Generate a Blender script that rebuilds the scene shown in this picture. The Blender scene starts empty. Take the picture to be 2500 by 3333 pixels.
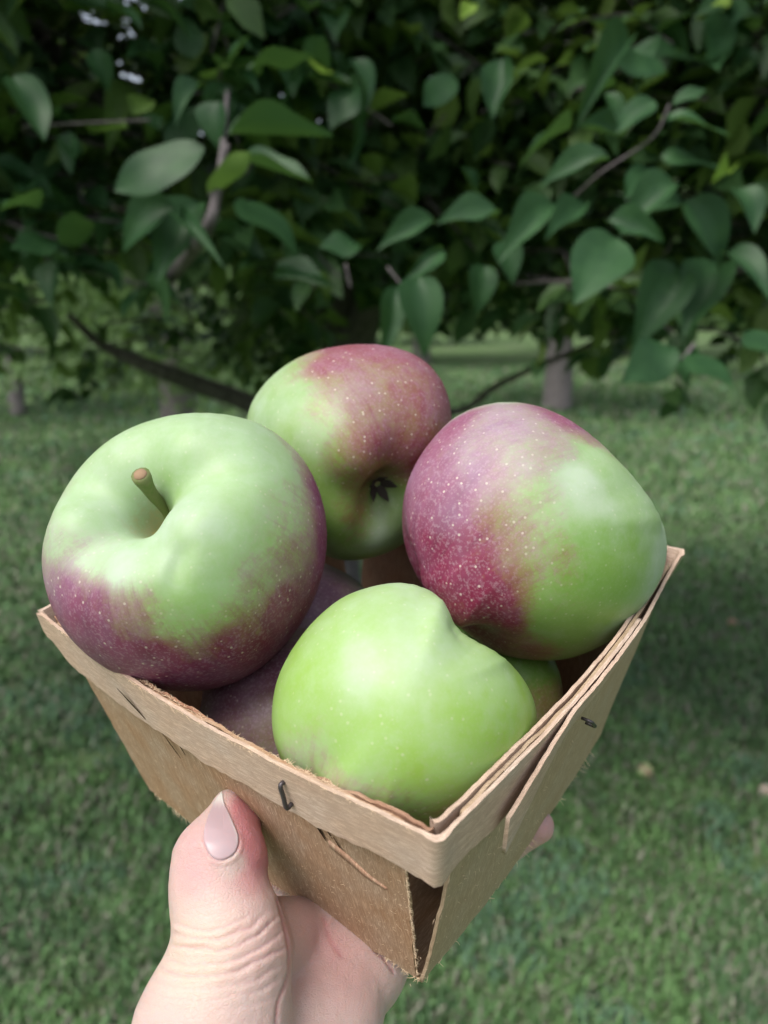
import bpy, math, random
import numpy as np
from mathutils import Vector, Matrix

random.seed(7)
rng = np.random.default_rng(7)
scn = bpy.context.scene
COL = scn.collection

# ------------------------------------------------------------------ camera, world, sun, exposure
PITCH = math.radians(-15.0)
CAM = np.array([0.0, 0.0, 1.5])
cd = bpy.data.cameras.new("camera")
cam = bpy.data.objects.new("camera", cd)
COL.objects.link(cam)
cam.location = CAM
cam.rotation_euler = (math.radians(90) + PITCH, 0, 0)
cd.sensor_fit = 'HORIZONTAL'
cd.sensor_width = 36.0
cd.lens = 36.0
cd.clip_start = 0.01
cd.clip_end = 400
cd.dof.use_dof = True
cd.dof.focus_distance = 0.190
cd.dof.aperture_fstop = 16.5
scn.camera = cam
scn.render.engine = 'CYCLES'
scn.cycles.use_denoising = True
scn.cycles.max_bounces = 6
scn.cycles.diffuse_bounces = 4
scn.cycles.transmission_bounces = 3
scn.cycles.caustics_reflective = False
scn.cycles.caustics_refractive = False

SUN_EL, SUN_AZ = math.radians(58), math.radians(222)      # azimuth measured from +Y towards +X
world = bpy.data.worlds.new("World")
scn.world = world
world.use_nodes = True
wn, wl = world.node_tree.nodes, world.node_tree.links
wn.clear()
sky = wn.new('ShaderNodeTexSky')
sky.sky_type = 'NISHITA'
sky.sun_disc = False
sky.sun_elevation = SUN_EL
sky.sun_rotation = SUN_AZ
sky.dust_density = 4.0
sky.ozone_density = 1.0
bg = wn.new('ShaderNodeBackground')
bg.inputs[1].default_value = 0.13
wo = wn.new('ShaderNodeOutputWorld')
hs = wn.new('ShaderNodeHueSaturation')          # thin overcast: paler than clear blue
hs.inputs['Saturation'].default_value = .5
wl.new(sky.outputs[0], hs.inputs['Color'])
wl.new(hs.outputs[0], bg.inputs[0])
wl.new(bg.outputs[0], wo.inputs[0])
sd = bpy.data.lights.new("sun", 'SUN')
sd.energy = 1.5
sd.angle = math.radians(32)
sd.color = (1.0, 0.95, 0.88)
sun = bpy.data.objects.new("sun", sd)
COL.objects.link(sun)
sdir = Vector((math.sin(SUN_AZ) * math.cos(SUN_EL), math.cos(SUN_AZ) * math.cos(SUN_EL), math.sin(SUN_EL)))
sun.rotation_euler = sdir.to_track_quat('Z', 'Y').to_euler()
sun.location = (0, 0, 8)
scn.view_settings.view_transform = 'Standard'
scn.view_settings.look = 'None'
scn.view_settings.gamma = 1
scn.view_settings.use_curve_mapping = False
scn.view_settings.exposure = 0.86

# ------------------------------------------------------------------ frames and helpers
FPX, CX, CY = 2500.0, 1250.0, 1666.5
cp, sp = math.cos(PITCH), math.sin(PITCH)
AX = np.array([1.0, 0, 0])
AU = np.array([0.0, -sp, cp])       # camera up in world
AF = np.array([0.0, cp, sp])        # camera forward in world


def c2w(p):
    """camera axes (x right, y up, z back, metres) to world"""
    p = np.asarray(p, float)
    return CAM + p[..., 0:1] * AX + p[..., 1:2] * AU - p[..., 2:3] * AF


def ray(px, py):
    return np.array([(px - CX) / FPX, -(py - CY) / FPX, -1.0])


def pc(px, py, d):
    """photo direction + depth (m) -> camera axes"""
    return ray(px, py) * d


def pw(px, py, d):
    return c2w(pc(px, py, d))


def topx(p):
    return np.stack([CX + FPX * p[..., 0] / -p[..., 2], CY - FPX * p[..., 1] / -p[..., 2]], -1)


def props(o, label=None, cat=None, group=None, kind=None):
    if label: o['label'] = label
    if cat: o['category'] = cat
    if group: o['group'] = group
    if kind: o['kind'] = kind
    return o


def mesh_np(name, verts, faces, smooth=True, mat=None, attrs=None, uv=None):
    """verts (n,3); faces (m,k) int array, or list of arrays"""
    me = bpy.data.meshes.new(name)
    verts = np.asarray(verts, np.float32)
    if isinstance(faces, list):
        loops = np.concatenate([f.ravel() for f in faces])
        tot = np.concatenate([np.full(len(f), f.shape[1]) for f in faces])
    else:
        loops = faces.ravel()
        tot = np.full(len(faces), faces.shape[1])
    start = np.concatenate([[0], np.cumsum(tot)[:-1]])
    me.vertices.add(len(verts))
    me.vertices.foreach_set('co', verts.ravel())
    me.loops.add(len(loops))
    me.loops.foreach_set('vertex_index', loops.astype(np.int32))
    me.polygons.add(len(tot))
    me.polygons.foreach_set('loop_start', start.astype(np.int32))
    me.polygons.foreach_set('loop_total', tot.astype(np.int32))
    me.update(calc_edges=True)
    me.validate()
    if smooth is not None:
        me.polygons.foreach_set('use_smooth', np.full(len(me.polygons), smooth))
    if attrs:
        for k, (typ, dat) in attrs.items():
            a = me.attributes.new(k, typ, 'POINT')
            key = 'color' if 'COLOR' in typ else ('vector' if 'VECTOR' in typ else 'value')
            a.data.foreach_set(key, np.asarray(dat, np.float32).ravel())
    if uv is not None:
        l = me.uv_layers.new(name='UVMap')
        l.data.foreach_set('uv', np.asarray(uv, np.float32)[loops].ravel())
    if mat: me.materials.append(mat)
    return me


def link(name, me, parent=None, loc=None, rot=None):
    o = bpy.data.objects.new(name, me)
    COL.objects.link(o)
    if parent is not None: o.parent = parent
    if loc is not None: o.location = loc
    if rot is not None: o.rotation_euler = rot
    return o


def obj_world(name, verts, faces, mat, parent=None, origin=None, **kw):
    """mesh given in world coordinates, stored about an origin; parents are unrotated"""
    verts = np.asarray(verts, float)
    if origin is None:
        origin = verts.mean(0)
    me = mesh_np(name, verts - origin, faces, mat=mat, **kw)
    o = link(name, me, parent)
    o.location = Vector(origin) - (parent.location if parent is not None else Vector((0, 0, 0)))
    return o


def tube(path, radii, nseg=8, caps=True):
    path = np.asarray(path, float)
    radii = np.broadcast_to(radii, len(path))
    T = np.gradient(path, axis=0)
    T /= np.linalg.norm(T, axis=1, keepdims=True) + 1e-12
    n = np.cross(T[0], [0.3, 0.5, 0.81]); n /= np.linalg.norm(n)
    V = []
    for i in range(len(path)):
        n = n - T[i] * (n @ T[i]); n /= np.linalg.norm(n)
        b = np.cross(T[i], n)
        a = np.arange(nseg) / nseg * 2 * math.pi
        V.append(path[i] + radii[i] * (np.cos(a)[:, None] * n + np.sin(a)[:, None] * b))
    V = np.concatenate(V)
    i, j = np.meshgrid(np.arange(len(path) - 1), np.arange(nseg), indexing='ij')
    j2 = (j + 1) % nseg
    F = np.stack([i * nseg + j, i * nseg + j2, (i + 1) * nseg + j2, (i + 1) * nseg + j], -1).reshape(-1, 4)
    if caps:
        V = np.concatenate([V, path[:1], path[-1:]])
        k = np.arange(nseg); k2 = (k + 1) % nseg
        c0 = np.full(nseg, len(V) - 2); c1 = np.full(nseg, len(V) - 1)
        e = (len(path) - 1) * nseg
        F2 = np.concatenate([np.stack([k2, k, c0], -1), np.stack([e + k, e + k2, c1], -1)])
        return V, [F, F2]
    return V, [F]


def smooth_path(pts, n):
    pts = np.asarray(pts, float)
    P = np.concatenate([2 * pts[:1] - pts[1:2], pts, 2 * pts[-1:] - pts[-2:-1]])
    out = []
    for t in np.linspace(0, len(pts) - 1 - 1e-9, n):
        i = int(t); f = t - i
        p0, p1, p2, p3 = P[i:i + 4]
        out.append(.5 * ((2 * p1) + (-p0 + p2) * f + (2 * p0 - 5 * p1 + 4 * p2 - p3) * f * f + (-p0 + 3 * p1 - 3 * p2 + p3) * f ** 3))
    return np.array(out)


def join_geo(parts):
    V, F4, F3, off = [], [], [], 0
    for v, fs in parts:
        V.append(v)
        for f in (fs if isinstance(fs, list) else [fs]):
            (F4 if f.shape[1] == 4 else F3).append(f + off)
        off += len(v)
    out = []
    if F4: out.append(np.concatenate(F4))
    if F3: out.append(np.concatenate(F3))
    return np.concatenate(V), out


def vnoise(p, seed=0):
    """cheap smooth 3-D value noise, p (...,3), range about -1..1"""
    p = np.asarray(p, float)
    i = np.floor(p).astype(np.int64); f = p - i
    f = f * f * (3 - 2 * f)
    def h(ix, iy, iz):
        n = (ix * 374761393 + iy * 668265263 + iz * 1274126177 + seed * 974711) & 0xffffffff
        n = ((n ^ (n >> 13)) * 1274126177) & 0xffffffff
        return ((n ^ (n >> 16)) & 0xffff) / 32767.5 - 1
    r = 0
    for dx in (0, 1):
        for dy in (0, 1):
            for dz in (0, 1):
                w = (f[..., 0] if dx else 1 - f[..., 0]) * (f[..., 1] if dy else 1 - f[..., 1]) * (f[..., 2] if dz else 1 - f[..., 2])
                r = r + w * h(i[..., 0] + dx, i[..., 1] + dy, i[..., 2] + dz)
    return r


# ------------------------------------------------------------------ material helper
class M:
    def __init__(self, name):
        self.m = bpy.data.materials.new(name)
        self.m.use_nodes = True
        self.t = self.m.node_tree
        self.b = self.t.nodes['Principled BSDF']
        self.out = self.t.nodes['Material Output']

    def n(self, typ, **kw):
        nd = self.t.nodes.new(typ)
        for k, v in kw.items():
            if k.startswith('i_'):
                key = k[2:]
                nd.inputs[int(key) if key.isdigit() else key.replace('_', ' ')].default_value = v
            else:
                setattr(nd, k, v)
        return nd

    def l(self, a, b):
        self.t.links.new(a, b)

    def noise(self, vec, scale, detail=4, rough=.55, dist=0.0):
        nd = self.n('ShaderNodeTexNoise', i_Scale=scale, i_Detail=detail, i_Roughness=rough, i_Distortion=dist)
        if vec is not None: self.l(vec, nd.inputs['Vector'])
        return nd.outputs['Fac']

    def ramp(self, fac, a, b, lo=(0, 0, 0, 1), hi=(1, 1, 1, 1)):
        nd = self.n('ShaderNodeValToRGB')
        nd.color_ramp.elements[0].position = a; nd.color_ramp.elements[1].position = b
        nd.color_ramp.elements[0].color = lo; nd.color_ramp.elements[1].color = hi
        self.l(fac, nd.inputs[0])
        return nd.outputs[0]

    def mix(self, fac, a, b, blend='MIX'):
        nd = self.n('ShaderNodeMix', data_type='RGBA', blend_type=blend)
        for idx, v in ((0, fac), (6, a), (7, b)):
            if isinstance(v, (int, float)): nd.inputs[idx].default_value = v
            elif isinstance(v, tuple): nd.inputs[idx].default_value = v if len(v) == 4 else (*v, 1)
            else: self.l(v, nd.inputs[idx])
        return nd.outputs[2]

    def math(self, op, a, b=None, c=None, clamp=False):
        nd = self.n('ShaderNodeMath', operation=op, use_clamp=clamp)
        for idx, v in enumerate((a, b, c)):
            if v is None: continue
            if isinstance(v, (int, float)): nd.inputs[idx].default_value = v
            else: self.l(v, nd.inputs[idx])
        return nd.outputs[0]

    def scale(self, vec, s):
        nd = self.n('ShaderNodeVectorMath', operation='MULTIPLY')
        self.l(vec, nd.inputs[0]); nd.inputs[1].default_value = s
        return nd.outputs[0]

    def attr(self, name):
        return self.n('ShaderNodeAttribute', attribute_name=name)

    def bump(self, h, strength=.3, dist=.001, prev=None):
        nd = self.n('ShaderNodeBump', i_Strength=strength, i_Distance=dist)
        self.l(h, nd.inputs['Height'])
        if prev is not None: self.l(prev, nd.inputs['Normal'])
        return nd.outputs[0]

    def set(self, k=1.0, **kw):
        if k != 1.0: kw['Base_Color'] = self.mix(1 - k, kw['Base_Color'], (0, 0, 0))
        for k, v in kw.items():
            s = self.b.inputs[k.replace('_', ' ')]
            if isinstance(v, (int, float)): s.default_value = v
            elif isinstance(v, tuple): s.default_value = v if len(v) == 4 else (*v, 1)
            else: self.l(v, s)
        return self.m


def tc_obj(m): return m.n('ShaderNodeTexCoord').outputs['Object']


# ================================================================== GROUND AND LAWN
def mat_soil_lawn():
    m = M('lawn_ground')
    v = m.n('ShaderNodeNewGeometry').outputs['Position']
    a = m.noise(v, 0.9, 4); b = m.noise(v, 7, 5, .65); c = m.noise(v, 60, 4, .7)
    g1 = m.mix(m.ramp(b, .35, .65), (.046, .095, .036), (.088, .165, .056))
    g2 = m.mix(m.ramp(c, .35, .7), g1, (.125, .165, .08))
    dirt = m.mix(m.ramp(c, .3, .7), (.12, .11, .095), (.22, .20, .18))
    g3 = m.mix(m.ramp(a, .58, .72), g2, dirt)
    return m.set(Base_Color=g3, Roughness=.95, Specular_IOR_Level=.1)


def ground_z(x, y):
    return 0.03 * vnoise(np.stack([x * .25, y * .25, x * 0], -1), 3) * np.clip(np.hypot(x, y) / 3, 0, 1)


xs = np.concatenate([-np.geomspace(150, .25, 40), np.linspace(-.2, .2, 3), np.geomspace(.25, 150, 40)])
gx, gy = np.meshgrid(xs, xs, indexing='ij')
gz = ground_z(gx, gy)
V = np.stack([gx, gy, gz], -1).reshape(-1, 3)
n = len(xs)
i, j = np.meshgrid(np.arange(n - 1), np.arange(n - 1), indexing='ij')
F = np.stack([i * n + j, (i + 1) * n + j, (i + 1) * n + j + 1, i * n + j + 1], -1).reshape(-1, 4)
props(obj_world('ground', V, F, mat_soil_lawn(), origin=np.zeros(3)), 'mown green lawn running to the trees', kind='structure')


def mat_grass():
    m = M('grass_blades')
    col = m.attr('tint').outputs['Color']
    return m.set(Base_Color=col, Roughness=.6, Specular_IOR_Level=.25)


def make_grass():
    pts = []
    for y0, y1, dens in ((.9, 1.8, 17000), (1.8, 3.2, 9000), (3.2, 5.5, 3200), (5.5, 10, 900), (10, 20, 200)):
        hw0 = .95 * y1 + 1.6
        nn = int((y1 - y0) * 2 * hw0 * dens)
        pts.append(np.stack([rng.uniform(-hw0, hw0, nn), rng.uniform(y0, y1, nn), np.full(nn, (y0 + y1) / 2)], -1))
    p = np.concatenate(pts)
    keep = np.abs(p[:, 0]) < .62 * p[:, 1] + .45
    wide = rng.random(len(p)) < np.clip(1.0 - (np.abs(p[:, 0]) - (.62 * p[:, 1] + .45)) * .9, .22, 1) * .8
    wide &= rng.random(len(p)) < np.clip((.9 * p[:, 1] + 1.4 - np.abs(p[:, 0])) / 1.2, 0, 1)
    p = p[keep | wide]
    q = np.stack([p[:, 0] * .9, p[:, 1] * .9, 0 * p[:, 0]], -1)
    bare = vnoise(q * 3.1, 5) + .5 * vnoise(q * 9, 6)
    # two worn patches
    for (bx, by, br) in ((1.0, 2.52, .2), (-.95, 2.35, .14), (.25, 1.75, .08)):
        bare += -1.6 * np.exp(-((p[:, 0] - bx) ** 2 + ((p[:, 1] - by) * 1.4) ** 2) / br ** 2)
    p = p[bare > rng.uniform(-1.9, -.35, len(p))]
    n = len(p)
    x, y = p[:, 0], p[:, 1]
    far = p[:, 2]
    hgt = rng.uniform(.018, .05, n) * (1 + .25 * vnoise(np.stack([x * 5, y * 5, x * 0], -1), 8)) * (1 + .08 * far)
    wid = rng.uniform(.0016, .0036, n) * (.75 + .35 * far)
    az = rng.uniform(0, 2 * math.pi, n); lean = rng.uniform(.1, .95, n)
    d = np.stack([np.cos(az), np.sin(az), 0 * az], -1)
    w = np.stack([-np.sin(az), np.cos(az), 0 * az], -1) * wid[:, None]
    b = np.stack([x, y, ground_z(x, y) - .002], -1)
    mid = b + d * (hgt * lean * .3)[:, None] + np.array([0, 0, 1.]) * (hgt * .6)[:, None]
    tip = b + d * (hgt * lean)[:, None] + np.array([0, 0, 1.]) * (hgt * (1 - .35 * lean))[:, None]
    V = np.stack([b - w, b + w, mid + w * .8, mid - w * .8, tip], 1).reshape(-1, 3)
    k = np.arange(n) * 5
    F4 = np.stack([k, k + 1, k + 2, k + 3], -1); F3 = np.stack([k + 3, k + 2, k + 4], -1)
    hue = vnoise(np.stack([x * 2.2, y * 2.2, x * 0], -1), 11) * .8 + vnoise(np.stack([x * 9, y * 9, x * 0], -1), 12) * .7 + rng.normal(0, .35, n)
    t = np.clip(hue * .5 + .5, 0, 1)[:, None]
    c = (1 - t) * np.array([.062, .125, .056]) + t * np.array([.115, .225, .075])
    grey = (rng.random(n) < np.clip(.22 - .3 * bare[bare > -9][:n] * 0, 0, 1))[:, None]
    c = np.where(grey, np.array([.22, .22, .17]) * rng.uniform(.6, 1.1, (n, 1)), c)
    clov = (vnoise(np.stack([x * 4, y * 4, x * 0 + 9], -1), 13) > .45)[:, None] & (rng.random((n, 1)) < .5)
    c = np.where(clov, np.array([.10, .19, .11]), c)
    c4 = np.concatenate([np.repeat(c, 5, 0), np.ones((5 * n, 1))], 1)
    o = obj_world('grass', V, [F4, F3], mat_grass(), origin=np.zeros(3), attrs={'tint': ('FLOAT_COLOR', c4)})
    props(o, 'short patchy green grass of the lawn', 'grass', kind='stuff')


make_grass()


# ================================================================== BASKET FRAME (cm, u along left rim, v along right rim, n up)
W0 = .1485
Fc = ray(1425, 2722) * W0
Lc = ray(135, 1990) * W0 * 1.525
Rc = ray(2210, 1790) * W0 * 1.67
BU = (Lc - Fc) / np.linalg.norm(Lc - Fc)
BV = (Rc - Fc); BV = BV - BU * (BV @ BU); BV /= np.linalg.norm(BV)
BN = np.cross(BV, BU)


def bk(s, t, h):
    """basket coordinates in cm -> camera axes"""
    s, t, h = np.broadcast_arrays(np.asarray(s, float), np.asarray(t, float), np.asarray(h, float))
    return Fc + (s[..., None] * BU + t[..., None] * BV + h[..., None] * BN) / 100


def bkw(s, t, h): return c2w(bk(s, t, h))


def w2b(p):
    q = p - Fc
    return np.stack([q @ BU, q @ BV, q @ BN], -1) * 100


DEPTH, TAPER, SIDE = 7.2, 1.4, 14.0
basket = bpy.data.objects.new('fruit_basket', None)
COL.objects.link(basket)
basket.location = bkw(7, 7, -DEPTH)
props(basket, 'small square wooden veneer basket full of apples, held up in a hand', 'basket')


def mat_wood(name, base, dark, grey, across=False, fuzz=1.0):
    m = M(name)
    uv = m.n('ShaderNodeTexCoord').outputs['UV']          # in cm, grain along V
    g1 = m.noise(m.scale(uv, (9, .55, 1)), 1, 5, .65, .6)
    g2 = m.noise(m.scale(uv, (38, 2.2, 1)), 1, 5, .7, .3)
    g3 = m.noise(m.scale(uv, (.55, .35, 1)), 1, 3)
    g4 = m.noise(m.scale(uv, (22, 9, 1)), 1, 3, .7)
    c = m.mix(m.ramp(g1, .38, .62), dark, base)
    c = m.mix(m.ramp(g3, .42, .66), c, grey)
    c = m.mix(m.math('MULTIPLY', m.ramp(g2, .5, .75), .55), c, tuple(min(1, x * 1.45) for x in base))
    c = m.mix(m.math('MULTIPLY', m.ramp(g2, .47, .3), .6), c, tuple(x * .6 for x in dark))
    c = m.mix(m.math('MULTIPLY', m.ramp(g4, .68, .78), .3), c, (.62, .50, .36))
    spots = m.ramp(m.noise(uv, 1.7, 3, .6), .70, .76)
    c = m.mix(m.math('MULTIPLY', spots, .5), c, (.20, .075, .04))
    h = m.math('ADD', m.math('MULTIPLY', g2, 1.0), m.math('MULTIPLY', g4, .6))
    nrm = m.bump(h, .6 * fuzz, .0005)
    return m.set(k=.80, Base_Color=c, Roughness=.78, Specular_IOR_Level=.25, Normal=nrm)


wood_panel = mat_wood('veneer_panel', (.68, .455, .295), (.50, .29, .165), (.66, .50, .37), fuzz=.7)
wood_plain = mat_wood('veneer_side', (.60, .45, .30), (.50, .36, .23), (.58, .46, .33), fuzz=.4)
wood_band = mat_wood('veneer_band', (.76, .56, .42), (.62, .44, .33), (.68, .55, .46), fuzz=.45)
wood_inner = mat_wood('veneer_inner', (.56, .33, .21), (.42, .21, .13), (.54, .38, .27))  # darker, redder than the panels: shade of the basket's inside put into the colour


def face_pt(face, a, h, off=0.0):
    """a = coordinate along the face (cm), off = outward offset (cm)"""
    inn = -h / DEPTH * TAPER
    bul = .42 * np.sin(np.clip(a / SIDE, 0, 1) * math.pi) * (1 - .35 * np.clip(-h / DEPTH, 0, 1))
    q = inn - bul - off
    if face == 'left': return a, q
    if face == 'right': return q, a
    if face == 'back_left': return SIDE - q, a          # the far side starting at the left corner
    return a, SIDE - q                                   # far side starting at the right corner


def slab(face, a_of, h0, h1, th, na, nh, wob=.03, seed=0, sag=0.0, off=0.0, offfn=None):
    """a veneer sheet: a_of(h)->(a0,a1). two skins and its edges"""
    A, H = np.meshgrid(np.linspace(0, 1, na), np.linspace(0, 1, nh), indexing='ij')
    hh = h0 + (h1 - h0) * H
    a0, a1 = a_of(hh)
    aa = a0 + (a1 - a0) * A
    e = vnoise(np.stack([aa * 1.7, H * 0 + seed, H * 0], -1), 21) * wob + vnoise(np.stack([aa * 7, H * 0 + seed, H * 0], -1), 22) * wob * .6
    hh = hh + e * np.where(H < .01, 1, np.where(H > .99, 2.2, 0)) - sag * np.sin(A * math.pi) * H ** 3
    ea = vnoise(np.stack([hh * 3.5, H * 0 + seed, A * 0], -1), 23) * wob * 1.0
    aa = aa + ea * (np.where(A < .01, 1, 0) + np.where(A > .99, 1, 0))
    warp = vnoise(np.stack([aa * .35, hh * .35, H * 0 + seed], -1), 24) * .05
    skins = []
    for k in (0, 1):
        o = off + warp - k * th + (offfn(aa, hh) if offfn else 0)
        s, t = face_pt(face, aa, hh, o)
        skins.append(bkw(s, t, hh).reshape(-1, 3))
    V = np.concatenate(skins)
    N = na * nh
    i, j = np.meshgrid(np.arange(na - 1), np.arange(nh - 1), indexing='ij')
    q = np.stack([i * nh + j, (i + 1) * nh + j, (i + 1) * nh + j + 1, i * nh + j + 1], -1).reshape(-1, 4)
    ring = np.concatenate([np.arange(0, na) * nh, (na - 1) * nh + np.arange(1, nh), np.arange(na - 2, -1, -1) * nh + nh - 1, np.arange(nh - 2, 0, -1)])
    r2 = np.roll(ring, -1)
    # edge skin gets its own vertices so edges stay crisp
    Ve = np.concatenate([V[ring], V[ring + N]])
    m_ = len(ring); k = np.arange(m_); k2 = np.roll(k, -1)
    edge = np.stack([k, k + m_, k2 + m_, k2], -1) + 2 * N
    V = np.concatenate([V, Ve])
    uvA = np.stack([aa.ravel(), hh.ravel()], -1)
    uv = np.concatenate([uvA, uvA + 3.3, uvA[ring], uvA[ring] + .12])
    return V, np.concatenate([q, q[:, ::-1] + N, edge]), uv


def bpart(name, geo, mat, parent=basket, **kw):
    V, F, uv = geo
    return obj_world(name, V, F, mat, parent=parent, uv=uv, **kw)


def aw(a0t, a1t, a0b, a1b):
    return lambda h: (a0t + (a0b - a0t) * np.clip(-h / DEPTH, 0, 1), a1t + (a1b - a1t) * np.clip(-h / DEPTH, 0, 1))


pl = bpart('side_panel', slab('left', aw(.86, 13.2, 1.52, 12.5), -.1, -DEPTH, .09, 90, 50, .05, 1, .12), wood_panel)
pl['label'] = 'rough hairy front left side panel'
pr = bpart('side_panel', slab('right', aw(.90, 13.2, 1.27, 12.5), -.1, -DEPTH, .09, 90, 50, .04, 2, .12), wood_plain)
pr['label'] = 'smooth right side panel'
bpart('side_panel', slab('back_left', aw(.8, 12.9, 1.4, 12.5), -.1, -DEPTH, .09, 50, 20, .03, 3), wood_inner)
bpart('side_panel', slab('back_right', aw(.8, 12.9, 1.4, 12.5), -.1, -DEPTH, .09, 50, 20, .03, 4), wood_inner)
# bottom sheet
A, B = np.meshgrid(np.linspace(1.36, 12.6, 40), np.linspace(1.36, 12.6, 40), indexing='ij')
hb = -DEPTH - .03 - .12 * np.sin((A - 1.36) / 11.24 * math.pi) - .12 * np.sin((B - 1.36) / 11.24 * math.pi)
Vb = np.concatenate([bkw(A, B, hb).reshape(-1, 3), bkw(A, B, hb - .1).reshape(-1, 3)])
i, j = np.meshgrid(np.arange(39), np.arange(39), indexing='ij')
q = np.stack([i * 40 + j, i * 40 + j + 1, (i + 1) * 40 + j + 1, (i + 1) * 40 + j], -1).reshape(-1, 4)
ring = np.concatenate([np.arange(40), 39 + 40 * np.arange(1, 40), np.arange(1598, 1559, -1), 40 * np.arange(38, 0, -1)])
r2 = np.roll(ring, -1)
uvb = np.tile(np.stack([A.ravel(), B.ravel()], -1), (2, 1))
bpart('bottom_board', (Vb, np.concatenate([q, q[:, ::-1] + 1600, np.stack([ring, r2, r2 + 1600, ring + 1600], -1)]), uvb), wood_panel)


def band(name, pts, off0, h_top, h_bot, th, mat, seed, offs=None, n=150, tear=.03, label=None, ttear=.02, tilt=.08):
    """strip following the rim square: pts = list of perimeter stations (cm, 0 at L going F, R, B)"""
    per = np.linspace(pts[0], pts[-1], n)
    off = np.full(n, off0) if offs is None else offs(per)
    def at(pv, o):
        pv = pv % 56
        k = int(pv // 14); a = pv - 14 * k
        b = .42 * math.sin(a / 14 * math.pi) + o
        if k == 0: return np.array([14 - a, -b])
        if k == 1: return np.array([-b, a])
        if k == 2: return np.array([a, 14 + b])
        return np.array([14 + b, 14 - a])
    # corners slightly rounded by averaging neighbouring stations
    def sm(pv, o):
        e = .13
        return (at(pv - e, o) + 2 * at(pv, o) + at(pv + e, o)) / 4
    def corner_fix(pv, o):
        return sm(pv, o)
    outer = np.array([corner_fix(p_, o_) for p_, o_ in zip(per, off)])
    inner = np.array([corner_fix(p_, o_ - th) for p_, o_ in zip(per, off)])
    # mitre: pull outer skin out at the corners
    for k, p_ in enumerate(per):
        r_ = (p_ + 7) % 14 - 7
        w_ = max(0, 1 - abs(r_) / .30)
        c = round(p_ / 14) * 14 % 56
        dirs = {0: (1, -1), 14: (-1, -1), 28: (-1, 1), 42: (1, 1)}[c]
        outer[k] += np.array(dirs) * w_ * off[k] * .9
        inner[k] += np.array(dirs) * w_ * (off[k] - th) * .9
    nh = 7
    rows_o, rows_i, uo = [], [], []
    wob = lambda s_, f_: vnoise(np.stack([per * f_, per * 0 + s_, per * 0], -1), 31)
    ht = (h_top(per) if callable(h_top) else h_top) + wob(seed, 1.3) * ttear + wob(seed + 5, 6) * ttear
    hb_ = (h_bot(per) if callable(h_bot) else h_bot) + wob(seed + 9, .8) * tear * 1.6 + wob(seed + 7, 5) * tear
    for r in range(nh):
        f = r / (nh - 1)
        h = ht + (hb_ - ht) * f
        cen = np.array([7.0, 7.0]); dr = cen - inner; dr = dr / np.abs(dr).max(1, keepdims=True)
        tl = tilt(per) if callable(tilt) else tilt
        o2 = outer + dr * (tl * (ht - h))[:, None]; i2 = inner + dr * (tl * (ht - h))[:, None]
        rows_o.append(np.stack([o2[:, 0], o2[:, 1], h], -1))
        rows_i.append(np.stack([i2[:, 0], i2[:, 1], h], -1))
        uo.append(np.stack([h + seed, per], -1))
    O = np.stack(rows_o, 1).reshape(-1, 3); I = np.stack(rows_i, 1).reshape(-1, 3)
    U = np.stack(uo, 1).reshape(-1, 2)
    N = n * nh
    i, j = np.meshgrid(np.arange(n - 1), np.arange(nh - 1), indexing='ij')
    q = np.stack([i * nh + j, i * nh + j + 1, (i + 1) * nh + j + 1, (i + 1) * nh + j], -1).reshape(-1, 4)
    ring = np.concatenate([np.arange(0, n) * nh, (n - 1) * nh + np.arange(1, nh), np.arange(n - 2, -1, -1) * nh + nh - 1, np.arange(nh - 2, 0, -1)])
    V = np.concatenate([O, I])
    Ve = np.concatenate([O[ring], I[ring]])
    m_ = len(ring); k = np.arange(m_); k2 = np.roll(k, -1)
    edge = np.stack([k, k2, k2 + m_, k + m_], -1) + 2 * N
    V = np.concatenate([V, Ve])
    uv = np.concatenate([U, U + 2.1, U[ring] * (1, 1), U[ring] + (.1, 0)])
    Vw = bkw(V[:, 0], V[:, 1], V[:, 2])
    o = bpart(name, (Vw, np.concatenate([q, q[:, ::-1] + N, edge]), uv), mat)
    if label: o['label'] = label
    return o


# strip A: from the left corner round the near corner, its end tucked under strip B
hbotA = lambda p: -1.38 - .05 * np.sin(p / 5) + .75 * np.clip((1.3 - p) / 1.3, 0, 1) ** 1.6 - .08 * np.clip((p - 14) / 3, 0, 1)
band('outer_rim_strip', [0.05, 23.5], .11, 0.0, hbotA, .10, wood_band, 1, n=200, tear=.04, tilt=lambda p: .08 + .2 * np.clip((p - 16) / 4, 0, 1),
     label='grey outer rim strip folded round the near corner')
# strip B: overlaps on the outside with a sprung free end, runs round the far corners
offB = lambda p: .235 + .10 * np.clip((18.8 - p) / 2.8, 0, 1) - .09 * np.clip((p - 23.6) / 2.4, 0, 1)
htB = lambda p: -.03 - .95 * np.clip((19.0 - p) / 3.0, 0, 1) ** 1.25
band('outer_rim_strip', [16.0, 55.9], .22, htB, lambda p: htB(p) - 1.15 + .05 * np.sin(p), .10, wood_band, 4, offs=offB, n=240, tear=.03,
     label='second outer rim strip with a free end standing off the right side', tilt=lambda p: .08 + .26 * np.clip((p - 16) / 4, 0, 1))
# inner strip, torn and stepped
band('inner_rim_strip', [0.5, 13.9], -.14, lambda p: -.10 - .12 * np.sin(p / 2.1) ** 2, -1.25, .09, wood_inner, 7, n=150, ttear=.05,
     label='torn reddish inner strip along the left side')
band('inner_rim_strip', [14.05, 26.0], -.16, lambda p: -.03 - .06 * np.sin(p / 3), -1.25, .10, wood_band, 11, n=120, ttear=.02,
     label='inner strip along the right side')
band('inner_rim_strip', [28.3, 55.4], -.14, -.05, -1.25, .10, wood_inner, 13, n=120)

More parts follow.
